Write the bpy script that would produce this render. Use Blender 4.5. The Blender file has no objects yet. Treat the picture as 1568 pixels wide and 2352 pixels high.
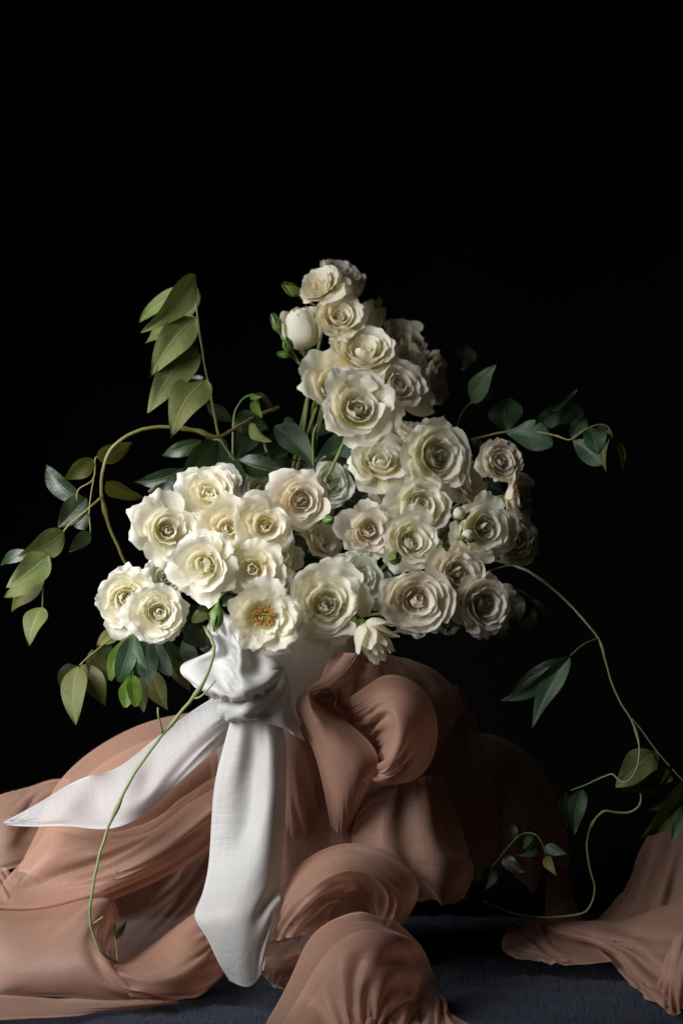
import bpy, math, random
import numpy as np
from mathutils import Vector, Matrix

scene = bpy.context.scene
C = scene.collection

# ------------------------------------------------------------------ camera
LENS, DIST, ZC = 70.0, 2.05, 0.463
TV = 18.0 / LENS
TH = TV * 682.0 / 1024.0
cam_data = bpy.data.cameras.new('camera')
cam_data.sensor_fit = 'VERTICAL'
cam_data.sensor_height = 36.0
cam_data.sensor_width = 24.0
cam_data.lens = LENS
cam_data.clip_start = 0.05
cam_data.clip_end = 60.0
cam_data.dof.use_dof = True
cam_data.dof.focus_distance = DIST - 0.13
cam_data.dof.aperture_fstop = 3.6
cam = bpy.data.objects.new('camera', cam_data)
C.objects.link(cam)
cam.location = (0.0, -DIST, ZC)
cam.rotation_euler = (math.radians(90), 0, 0)
scene.camera = cam

# ------------------------------------------------------------------ world: a dark room, hardly any fill
world = bpy.data.worlds.new('World')
scene.world = world
world.use_nodes = True
bgn = world.node_tree.nodes['Background']
bgn.inputs['Color'].default_value = (1.0, 0.86, 0.70, 1)
bgn.inputs['Strength'].default_value = 0.003

# ------------------------------------------------------------------ the one window-like lamp at the left
ld = bpy.data.lights.new('window_light', 'AREA')
ld.shape = 'RECTANGLE'
ld.size = 0.74
ld.size_y = 0.72
ld.energy = 6.4
ld.color = (1.0, 0.985, 0.97)
ld.spread = math.radians(80)
lamp = bpy.data.objects.new('window_light', ld)
C.objects.link(lamp)
lamp.location = (-0.78, -0.48, 0.68)
_aim = Vector((-0.34, -0.02, 0.40)) - lamp.location
lamp.rotation_euler = _aim.to_track_quat('-Z', 'Y').to_euler()

# ------------------------------------------------------------------ colour management
scene.view_settings.view_transform = 'Standard'
scene.view_settings.look = 'None'
scene.view_settings.exposure = 0.0
scene.view_settings.gamma = 1.0
scene.view_settings.use_curve_mapping = False
scene.render.engine = 'CYCLES'
scene.cycles.use_denoising = True
scene.cycles.max_bounces = 10
scene.cycles.transparent_max_bounces = 24
scene.cycles.diffuse_bounces = 5
scene.cycles.transmission_bounces = 8


# ------------------------------------------------------------------ helpers
def P(x, y, d_cm, clamp=True):
    """picture coordinates (1568 x 2352) and a distance in cm behind the vase axis -> a point in the room"""
    dist = DIST + d_cm * 0.01
    if clamp and y > 1700:
        dist = min(dist, (ZC - 0.004) / (TV * (y - 1176.0) / 1176.0))
    return Vector(((x - 784.0) / 784.0 * TH * dist, dist - DIST, ZC - (y - 1176.0) / 1176.0 * TV * dist))

def pxs(n, d_cm=-10):
    """length of n picture units at that depth"""
    return n * TV * (DIST + d_cm * 0.01) / 1176.0

def tag(o, label=None, cat=None, group=None, kind=None):
    if label: o['label'] = label
    if cat: o['category'] = cat
    if group: o['group'] = group
    if kind: o['kind'] = kind
    return o

def empty(name, loc, label, cat, group=None):
    o = bpy.data.objects.new(name, None)
    o.empty_display_size = 0.02
    o.location = loc
    C.objects.link(o)
    return tag(o, label, cat, group)

def mesh_obj(name, verts, faces, mat, parent=None, uvs=None, smooth=True):
    me = bpy.data.meshes.new(name)
    verts = np.asarray(verts, dtype=np.float64)
    if parent is not None:
        off = parent.matrix_basis.translation
        p = parent.parent
        while p is not None:
            off = off + p.matrix_basis.translation
            p = p.parent
        verts = verts - np.array(off)
    me.from_pydata(verts.tolist(), [], faces)
    if smooth:
        me.polygons.foreach_set('use_smooth', [True] * len(me.polygons))
    if uvs is not None:
        ul = me.uv_layers.new(name='UVMap')
        idx = np.empty(len(me.loops), dtype=np.int32)
        me.loops.foreach_get('vertex_index', idx)
        ul.data.foreach_set('uv', np.asarray(uvs, dtype=np.float32)[idx].ravel())
    me.materials.append(mat)
    me.update()
    o = bpy.data.objects.new(name, me)
    C.objects.link(o)
    if parent is not None:
        o.parent = parent
    return o

_gf = {}
def grid_faces(nu, nv, off=0):
    """grid of nv rows with nu points each"""
    k = (nu, nv, off)
    if k not in _gf:
        _gf[k] = [(off + j * nu + i, off + j * nu + i + 1, off + (j + 1) * nu + i + 1, off + (j + 1) * nu + i)
                  for j in range(nv - 1) for i in range(nu - 1)]
    return _gf[k]

def spline(pts, n):
    """Catmull-Rom through pts (k,3), n points evenly spaced along it"""
    p = np.asarray(pts, dtype=np.float64)
    if len(p) == 2:
        t = np.linspace(0, 1, n)[:, None]
        return p[0] * (1 - t) + p[1] * t
    q = np.vstack([2 * p[0] - p[1], p, 2 * p[-1] - p[-2]])
    out = []
    m = 14
    for i in range(1, len(q) - 2):
        t = np.linspace(0, 1, m, endpoint=False)[:, None]
        a, b, c, d = q[i - 1], q[i], q[i + 1], q[i + 2]
        out.append(0.5 * (2 * b + (c - a) * t + (2 * a - 5 * b + 4 * c - d) * t ** 2 + (3 * b - a - 3 * c + d) * t ** 3))
    out.append(p[-1][None])
    f = np.vstack(out)
    s = np.concatenate([[0], np.cumsum(np.linalg.norm(np.diff(f, axis=0), axis=1))])
    tt = np.linspace(0, s[-1], n)
    return np.stack([np.interp(tt, s, f[:, k]) for k in range(3)], axis=1)

def cat_rows(rows, m):
    """uniform Catmull-Rom between whole rows: (k,n,3) -> (m,n,3)"""
    r = np.asarray(rows)
    if len(r) == 2:
        t = np.linspace(0, 1, m)[:, None, None]
        return r[0] * (1 - t) + r[1] * t
    q = np.concatenate([(2 * r[0] - r[1])[None], r, (2 * r[-1] - r[-2])[None]])
    k = len(r) - 1
    out = []
    for t in np.linspace(0, k, m):
        i = min(int(t), k - 1)
        f = t - i
        a, b, c, d = q[i], q[i + 1], q[i + 2], q[i + 3]
        out.append(0.5 * (2 * b + (c - a) * f + (2 * a - 5 * b + 4 * c - d) * f ** 2 + (3 * b - a - 3 * c + d) * f ** 3))
    return np.asarray(out)

def tube(name, pts, r0, r1, mat, parent=None, n=None, sides=7, knots=()):
    p = np.asarray([tuple(q) for q in pts])
    n = n or max(6, 5 * len(p))
    c = spline(p, n)
    kr = np.random.RandomState(int(abs(p[0][0] * 9973 + p[-1][2] * 7919) * 100) % 100000)
    jit = kr.normal(0, 1, (n, 3)); jit = 0.5 * jit + 0.25 * np.roll(jit, 1, 0) + 0.25 * np.roll(jit, -1, 0)
    jit[0] = 0; jit[-1] = 0
    c = c + jit * min(r0, r1) * 0.30
    tg = np.gradient(c, axis=0)
    tg /= np.linalg.norm(tg, axis=1)[:, None] + 1e-12
    up = np.array([0.31, -0.87, 0.38])
    vs = []
    for i in range(n):
        a = np.cross(tg[i], up); a /= np.linalg.norm(a) + 1e-9
        b = np.cross(tg[i], a)
        f = i / (n - 1)
        r = r0 + (r1 - r0) * f
        for (kt, ks) in knots:
            r *= 1 + ks * math.exp(-((f - kt) / 0.018) ** 2)
        for k in range(sides):
            w = 2 * math.pi * k / sides
            vs.append(c[i] + r * (math.cos(w) * a + math.sin(w) * b))
    fs = [(j * sides + k, j * sides + (k + 1) % sides, (j + 1) * sides + (k + 1) % sides, (j + 1) * sides + k)
          for j in range(n - 1) for k in range(sides)]
    fs.append(tuple(range(sides - 1, -1, -1)))
    fs.append(tuple((n - 1) * sides + k for k in range(sides)))
    return mesh_obj(name, vs, fs, mat, parent)


# ------------------------------------------------------------------ materials
def nt(name):
    m = bpy.data.materials.new(name)
    m.use_nodes = True
    t = m.node_tree
    for n in list(t.nodes):
        t.nodes.remove(n)
    return m, t, t.nodes, t.links

def nd(t, kind, **kw):
    n = t.nodes.new(kind)
    for k, v in kw.items():
        if k in n.inputs.keys() if hasattr(n.inputs, 'keys') else False:
            n.inputs[k].default_value = v
        else:
            setattr(n, k, v)
    return n

def ramp(t, stops):
    r = t.nodes.new('ShaderNodeValToRGB')
    e = r.color_ramp.elements
    while len(e) < len(stops):
        e.new(0.5)
    for i, (p, c) in enumerate(stops):
        e[i].position = p
        e[i].color = (c[0], c[1], c[2], 1) if len(c) == 3 else c
    return r

def mathn(t, op, a, b=None):
    n = t.nodes.new('ShaderNodeMath')
    n.operation = op
    for i, x in enumerate((a, b)):
        if x is None:
            continue
        if isinstance(x, (int, float)):
            n.inputs[i].default_value = x
        else:
            t.links.new(x, n.inputs[i])
    return n.outputs[0]

def mix_rgb(t, fac, a, b, blend='MIX'):
    n = t.nodes.new('ShaderNodeMix')
    n.data_type = 'RGBA'
    n.blend_type = blend
    ins = [n.inputs[0], n.inputs[6], n.inputs[7]]
    for i, x in zip(ins, (fac, a, b)):
        if isinstance(x, (int, float)):
            i.default_value = x
        elif isinstance(x, tuple):
            i.default_value = (x[0], x[1], x[2], 1)
        else:
            t.links.new(x, i)
    return n.outputs[2]

def petal_material(name, base, body, rim, trans):
    m, t, N, L = nt(name)
    uv = N.new('ShaderNodeUVMap')
    sep = N.new('ShaderNodeSeparateXYZ'); L.new(uv.outputs[0], sep.inputs[0])
    r = ramp(t, [(0.0, base), (0.42, body), (0.88, rim), (1.0, rim)])
    L.new(sep.outputs[1], r.inputs[0])
    geo = N.new('ShaderNodeTexCoord')
    noi = nd(t, 'ShaderNodeTexNoise', Scale=55.0, Detail=3.0)
    L.new(geo.outputs['Object'], noi.inputs['Vector'])
    # a few browned spots along the rim
    spot = ramp(t, [(0.60, (0, 0, 0)), (0.70, (1, 1, 1))])
    L.new(noi.outputs['Fac'], spot.inputs[0])
    rimf = ramp(t, [(0.93, (0, 0, 0)), (0.995, (1, 1, 1))])
    L.new(sep.outputs[1], rimf.inputs[0])
    bf = mathn(t, 'MULTIPLY', mathn(t, 'MULTIPLY', spot.outputs[0], rimf.outputs[0]), 0.55)
    col = mix_rgb(t, bf, r.outputs[0], (0.42, 0.25, 0.10))
    oi = N.new('ShaderNodeObjectInfo')
    hs = N.new('ShaderNodeHueSaturation')
    L.new(col, hs.inputs['Color'])
    L.new(mathn(t, 'ADD', mathn(t, 'MULTIPLY', oi.outputs['Random'], 0.4), 0.75), hs.inputs['Saturation'])
    L.new(mathn(t, 'ADD', mathn(t, 'MULTIPLY', oi.outputs['Random'], 0.08), 0.93), hs.inputs['Value'])
    # fine veins that run up the petal
    wv = N.new('ShaderNodeTexNoise')
    wv.inputs['Scale'].default_value = 1.0
    wv.inputs['Detail'].default_value = 4.0
    mp = N.new('ShaderNodeMapping'); mp.inputs['Scale'].default_value = (26, 2.2, 1)
    L.new(uv.outputs[0], mp.inputs['Vector']); L.new(mp.outputs[0], wv.inputs['Vector'])
    bp = nd(t, 'ShaderNodeBump', Strength=0.22, Distance=0.0012)
    L.new(wv.outputs['Fac'], bp.inputs['Height'])
    pr = N.new('ShaderNodeBsdfPrincipled')
    pr.inputs['Roughness'].default_value = 0.62
    pr.inputs['Specular IOR Level'].default_value = 0.25
    pr.inputs['Sheen Weight'].default_value = 0.12
    L.new(hs.outputs[0], pr.inputs['Base Color'])
    L.new(bp.outputs[0], pr.inputs['Normal'])
    tl = N.new('ShaderNodeBsdfTranslucent')
    L.new(mix_rgb(t, 1.0, hs.outputs[0], trans, 'MULTIPLY'), tl.inputs['Color'])
    L.new(bp.outputs[0], tl.inputs['Normal'])
    mx = N.new('ShaderNodeMixShader'); mx.inputs[0].default_value = 0.50
    L.new(pr.outputs[0], mx.inputs[1]); L.new(tl.outputs[0], mx.inputs[2])
    out = N.new('ShaderNodeOutputMaterial'); L.new(mx.outputs[0], out.inputs[0])
    return m

PETAL = {
    'white': petal_material('petal_white', (0.86, 0.82, 0.56), (0.90, 0.875, 0.735), (0.90, 0.89, 0.83), (1.0, 0.97, 0.82)),
    'cream': petal_material('petal_cream', (0.86, 0.79, 0.52), (0.90, 0.855, 0.68), (0.90, 0.88, 0.79), (1.0, 0.95, 0.77)),
    'blush': petal_material('petal_blush', (0.83, 0.77, 0.57), (0.87, 0.825, 0.71), (0.87, 0.84, 0.77), (1.0, 0.94, 0.81)),
    'cool': petal_material('petal_cool', (0.80, 0.81, 0.62), (0.85, 0.86, 0.77), (0.86, 0.88, 0.84), (0.98, 1.0, 0.88)),
}

def leaf_material(name, c, vein, rough=0.5, trans=0.22, spec=0.35):
    m, t, N, L = nt(name)
    uv = N.new('ShaderNodeUVMap')
    sep = N.new('ShaderNodeSeparateXYZ'); L.new(uv.outputs[0], sep.inputs[0])
    au = mathn(t, 'ABSOLUTE', sep.outputs[0])
    rib = ramp(t, [(0.0, (1, 1, 1)), (0.035, (1, 1, 1)), (0.075, (0, 0, 0))])
    L.new(au, rib.inputs[0])
    # side veins run forward from the midrib
    ph = mathn(t, 'SUBTRACT', sep.outputs[1], mathn(t, 'MULTIPLY', au, 0.20))
    tri = mathn(t, 'PINGPONG', mathn(t, 'MULTIPLY', ph, 8.0), 0.5)
    sv = ramp(t, [(0.0, (1, 1, 1)), (0.05, (0, 0, 0))])
    L.new(tri, sv.inputs[0])
    tc = N.new('ShaderNodeTexCoord')
    noi = nd(t, 'ShaderNodeTexNoise', Scale=70.0, Detail=4.0)
    L.new(tc.outputs['Object'], noi.inputs['Vector'])
    noi2 = nd(t, 'ShaderNodeTexNoise', Scale=400.0, Detail=2.0)
    L.new(tc.outputs['Object'], noi2.inputs['Vector'])
    c2 = (c[0] * 1.35, c[1] * 1.2, c[2] * 0.9)
    c1 = (c[0] * 0.72, c[1] * 0.8, c[2] * 0.9)
    col = mix_rgb(t, noi.outputs['Fac'], c1, c2)
    col = mix_rgb(t, mathn(t, 'MULTIPLY', sv.outputs[0], 0.16), col, vein)
    col = mix_rgb(t, mathn(t, 'MULTIPLY', rib.outputs[0], 0.85), col, vein)
    sp = nd(t, 'ShaderNodeTexNoise', Scale=160.0, Detail=2.0)
    L.new(tc.outputs['Object'], sp.inputs['Vector'])
    spr = ramp(t, [(0.66, (0, 0, 0)), (0.72, (1, 1, 1))]); L.new(sp.outputs['Fac'], spr.inputs[0])
    col = mix_rgb(t, mathn(t, 'MULTIPLY', spr.outputs[0], 0.55), col, (0.07, 0.05, 0.018))
    oi = N.new('ShaderNodeObjectInfo')
    hs = N.new('ShaderNodeHueSaturation'); L.new(col, hs.inputs['Color'])
    L.new(mathn(t, 'ADD', mathn(t, 'MULTIPLY', oi.outputs['Random'], 0.035), 0.482), hs.inputs['Hue'])
    L.new(mathn(t, 'ADD', mathn(t, 'MULTIPLY', oi.outputs['Random'], 0.45), 0.78), hs.inputs['Value'])
    h = mathn(t, 'ADD', mathn(t, 'MULTIPLY', sv.outputs[0], -0.18), mathn(t, 'MULTIPLY', rib.outputs[0], 0.8))
    h = mathn(t, 'ADD', h, mathn(t, 'MULTIPLY', noi2.outputs['Fac'], 0.5))
    h = mathn(t, 'ADD', h, mathn(t, 'MULTIPLY', noi.outputs['Fac'], 2.2))
    bp = nd(t, 'ShaderNodeBump', Strength=0.35, Distance=0.0012)
    L.new(h, bp.inputs['Height'])
    pr = N.new('ShaderNodeBsdfPrincipled')
    pr.inputs['Roughness'].default_value = rough
    pr.inputs['Specular IOR Level'].default_value = spec
    L.new(hs.outputs[0], pr.inputs['Base Color']); L.new(bp.outputs[0], pr.inputs['Normal'])
    tl = N.new('ShaderNodeBsdfTranslucent')
    L.new(mix_rgb(t, 1.0, hs.outputs[0], (1.3, 1.25, 0.5), 'MULTIPLY'), tl.inputs['Color'])
    mx = N.new('ShaderNodeMixShader'); mx.inputs[0].default_value = trans
    L.new(pr.outputs[0], mx.inputs[1]); L.new(tl.outputs[0], mx.inputs[2])
    out = N.new('ShaderNodeOutputMaterial'); L.new(mx.outputs[0], out.inputs[0])
    return m

LEAF = {
    'sage':  leaf_material('leaf_sage', (0.112, 0.138, 0.050), (0.19, 0.21, 0.08), 0.62, 0.2, 0.25),
    'olive': leaf_material('leaf_olive', (0.072, 0.086, 0.022), (0.144, 0.151, 0.043), 0.55, 0.25),
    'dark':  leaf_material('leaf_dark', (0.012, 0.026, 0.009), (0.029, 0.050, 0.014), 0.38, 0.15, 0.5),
    'blue':  leaf_material('leaf_bluegreen', (0.026, 0.056, 0.029), (0.058, 0.101, 0.043), 0.5, 0.15),
    'lime':  leaf_material('leaf_lime', (0.072, 0.144, 0.014), (0.158, 0.245, 0.043), 0.45, 0.35),
}

def plain_material(name, c, rough=0.5, spec=0.3, noise=60.0, amt=0.25, bump=0.2, trans=0.0):
    m, t, N, L = nt(name)
    tc = N.new('ShaderNodeTexCoord')
    noi = nd(t, 'ShaderNodeTexNoise', Scale=noise, Detail=5.0)
    L.new(tc.outputs['Object'], noi.inputs['Vector'])
    col = mix_rgb(t, noi.outputs['Fac'], tuple(x * (1 - amt) for x in c), tuple(x * (1 + amt) for x in c))
    bp = nd(t, 'ShaderNodeBump', Strength=bump, Distance=0.001)
    L.new(noi.outputs['Fac'], bp.inputs['Height'])
    pr = N.new('ShaderNodeBsdfPrincipled')
    pr.inputs['Roughness'].default_value = rough
    pr.inputs['Specular IOR Level'].default_value = spec
    L.new(col, pr.inputs['Base Color']); L.new(bp.outputs[0], pr.inputs['Normal'])
    out = N.new('ShaderNodeOutputMaterial')
    L.new(pr.outputs[0], out.inputs[0])
    return m

STEM = plain_material('stem_green', (0.13, 0.17, 0.045), 0.5)
STEM_WARM = plain_material('stem_olive', (0.17, 0.15, 0.05), 0.5)
STEM_PALE = plain_material('stem_pale', (0.20, 0.25, 0.11), 0.55)
CALYX = plain_material('calyx_green', (0.10, 0.17, 0.035), 0.45, 0.35)
ANTHER = plain_material('anther_orange', (0.58, 0.27, 0.05), 0.6, 0.2, 300)
STIGMA = plain_material('stigma_yellow', (0.45, 0.36, 0.12), 0.6, 0.2, 300)

def cloth_material(name, c, c2, opacity, trans, rough, sheen, weave=2400.0, bump=0.16, tcol=(1, 1, 1), spec=0.4, slub=0.5):
    m, t, N, L = nt(name)
    uv = N.new('ShaderNodeUVMap')
    def noise(sx, sy, det=3.0):
        mp = N.new('ShaderNodeMapping'); mp.inputs['Scale'].default_value = (sx, sy, 1)
        L.new(uv.outputs[0], mp.inputs['Vector'])
        n = N.new('ShaderNodeTexNoise'); n.inputs['Scale'].default_value = 1.0; n.inputs['Detail'].default_value = det
        L.new(mp.outputs[0], n.inputs['Vector'])
        return n.outputs['Fac']
    warp = noise(weave, 18.0)          # slubby threads along one way
    weft = noise(18.0, weave)          # and the other
    crease = noise(38.0, 22.0, 5.0)
    # fine crumple lines where the silk was pressed and shaken out
    rid = mathn(t, 'SUBTRACT', 1.0, mathn(t, 'MULTIPLY', mathn(t, 'ABSOLUTE', mathn(t, 'SUBTRACT', noise(26.0, 60.0, 2.0), 0.5)), 14.0))
    rcl = N.new('ShaderNodeClamp'); L.new(rid, rcl.inputs[0])
    rmask = ramp(t, [(0.48, (0, 0, 0)), (0.62, (1, 1, 1))]); L.new(noise(14.0, 11.0, 2.0), rmask.inputs[0])
    crease = mathn(t, 'ADD', crease, mathn(t, 'MULTIPLY', mathn(t, 'MULTIPLY', rcl.outputs[0], rmask.outputs[0]), 0.35))
    thr = mathn(t, 'ADD', warp, weft)
    col = mix_rgb(t, noise(9.0, 7.0), c, c2)
    col = mix_rgb(t, mathn(t, 'MULTIPLY', mathn(t, 'SUBTRACT', thr, 0.75), slub), col, (min(1, c[0] * 1.35), min(1, c[1] * 1.35), min(1, c[2] * 1.4)))
    h = mathn(t, 'ADD', mathn(t, 'MULTIPLY', thr, 0.22), mathn(t, 'MULTIPLY', crease, 1.1))
    bp = nd(t, 'ShaderNodeBump', Strength=bump, Distance=0.0016)
    L.new(h, bp.inputs['Height'])
    pr = N.new('ShaderNodeBsdfPrincipled')
    pr.inputs['Roughness'].default_value = rough
    pr.inputs['Specular IOR Level'].default_value = spec
    pr.inputs['Sheen Weight'].default_value = sheen
    pr.inputs['Sheen Roughness'].default_value = 0.35
    L.new(col, pr.inputs['Base Color']); L.new(bp.outputs[0], pr.inputs['Normal'])
    tl = N.new('ShaderNodeBsdfTranslucent')
    L.new(mix_rgb(t, 1.0, col, tcol, 'MULTIPLY'), tl.inputs['Color']); L.new(bp.outputs[0], tl.inputs['Normal'])
    mx = N.new('ShaderNodeMixShader'); mx.inputs[0].default_value = trans
    L.new(pr.outputs[0], mx.inputs[1]); L.new(tl.outputs[0], mx.inputs[2])
    tp = N.new('ShaderNodeBsdfTransparent')
    m2 = N.new('ShaderNodeMixShader')
    # open gaps between the threads let a little through
    lw = N.new('ShaderNodeLayerWeight'); lw.inputs['Blend'].default_value = 0.5
    dens = mathn(t, 'MULTIPLY', mathn(t, 'POWER', lw.outputs['Facing'], 2.0), (1 - opacity) * 0.9)
    op = mathn(t, 'ADD', mathn(t, 'MULTIPLY', mathn(t, 'SUBTRACT', thr, 1.0), 0.35), opacity)
    # narrow rolled hem: the cloth is double there
    he = N.new('ShaderNodeUVMap'); he.uv_map = 'hem'
    hs_ = N.new('ShaderNodeSeparateXYZ'); L.new(he.outputs[0], hs_.inputs[0])
    hem = ramp(t, [(0.0, (1, 1, 1)), (0.0022, (1, 1, 1)), (0.0030, (0, 0, 0))]); L.new(hs_.outputs[0], hem.inputs[0])
    op = mathn(t, 'ADD', op, mathn(t, 'MULTIPLY', hem.outputs[0], 0.32))
    cl = N.new('ShaderNodeClamp'); L.new(mathn(t, 'ADD', op, dens), cl.inputs[0])
    L.new(cl.outputs[0], m2.inputs[0])
    L.new(tp.outputs[0], m2.inputs[1]); L.new(mx.outputs[0], m2.inputs[2])
    out = N.new('ShaderNodeOutputMaterial'); L.new(m2.outputs[0], out.inputs[0])
    return m

BLUSH2 = cloth_material('organza_blush_shade', (0.39, 0.22, 0.16), (0.47, 0.28, 0.21), 0.64, 0.32, 0.50, 0.2, slub=0.3, spec=0.32, tcol=(1.0, 0.78, 0.62))  # denser copy of the blush, darkened: the right-hand folds' shade put into colour
BLUSH = cloth_material('organza_blush', (0.45, 0.26, 0.185), (0.54, 0.325, 0.245), 0.50, 0.36, 0.46, 0.22, slub=0.3, spec=0.4, tcol=(1.0, 0.80, 0.66))
SILK = cloth_material('silk_white', (0.50, 0.50, 0.495), (0.57, 0.57, 0.57), 0.93, 0.22, 0.50, 0.35, weave=2200.0, bump=0.26, tcol=(1.0, 0.97, 0.9), spec=0.42, slub=0.35)
SILK_SHEER = cloth_material('silk_white_sheer', (0.48, 0.49, 0.50), (0.55, 0.56, 0.58), 0.74, 0.30, 0.50, 0.30, weave=1500.0, bump=0.28, tcol=(1.0, 0.95, 0.88), spec=0.28, slub=0.5)


# ------------------------------------------------------------------ roses
NU, NV = 15, 12

def petal_patch(rng, theta, prof, W, kc, ruf, tip=0.05, drop=0.30, notch=0.025, skew=0.0, rmin=0.05):
    """prof: four (r, z) Bezier points from the petal's foot to its rim, unit rose, axis +Z"""
    u = np.linspace(-1, 1, NU)
    v = np.linspace(0, 1, NV)
    U, V0 = np.meshgrid(u, v)
    ve = 1 - drop * np.abs(U) ** 2.4 + tip * np.clip(1 - np.abs(U - skew) * 2.6, 0, 1)
    p1, p2, p3 = (rng.uniform(0, 6.28) for _ in range(3))
    ve += notch * (np.sin(5.3 * U + p1) + 0.9 * np.sin(11.7 * U + p2) + 0.35 * np.sin(19.0 * U + p3))
    V = np.clip(V0 * ve, 0, 1.12)
    b = np.asarray(prof, dtype=float)
    T = V[..., None]
    pos = ((1 - T) ** 3) * b[0] + 3 * ((1 - T) ** 2) * T * b[1] + 3 * (1 - T) * T ** 2 * b[2] + T ** 3 * b[3]
    dv = 3 * ((1 - T) ** 2) * (b[1] - b[0]) + 6 * (1 - T) * T * (b[2] - b[1]) + 3 * T ** 2 * (b[3] - b[2])
    dv /= np.linalg.norm(dv, axis=-1, keepdims=True) + 1e-9
    nr, nz = -dv[..., 1], dv[..., 0]            # towards the axis / up
    w = W * (0.28 + 0.72 * np.sin(np.pi / 2 * np.clip(V / 0.62, 0, 1)))
    s = U * w
    Rc = np.maximum(pos[..., 0] * kc, rmin)
    ang = np.clip(s / Rc, -2.6, 2.6)
    lat = Rc * np.sin(ang)
    inn = Rc * (1 - np.cos(ang))
    f1, f2 = rng.uniform(1.6, 3.0), rng.uniform(3.4, 5.6)
    wav = 0.62 * np.sin(f1 * U * 2 + p3) + 0.42 * np.sin(f2 * U * 2 + p1)
    disp = ruf * np.clip(V, 0, 1) ** 3 * wav * (0.55 + 0.45 * np.abs(U))
    disp = disp + ruf * 0.13 * np.clip(V, 0, 1) ** 5 * np.sin(rng.uniform(11, 16) * U + p2)      # frilled rim
    # the rim rolls back a little towards its corners
    disp = disp - ruf * 1.1 * np.clip(V - 0.72, 0, 1) * 3.0 * np.abs(U) ** 3
    # shallow dents over the face of the petal
    disp = disp + ruf * 0.35 * np.sin(2.1 * U + p2) * np.sin(3.3 * V + p3)
    r = pos[..., 0] + nr * (inn + disp)
    z = pos[..., 1] + nz * (inn * 0.9 + disp)
    c, sn = math.cos(theta), math.sin(theta)
    X = r * c - lat * sn
    Y = r * sn + lat * c
    vs = np.stack([X, Y, z], axis=-1).reshape(-1, 3)
    uv = np.stack([(U + 1) / 2, np.clip(V0, 0, 1)], axis=-1).reshape(-1, 2)
    return vs, uv

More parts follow.
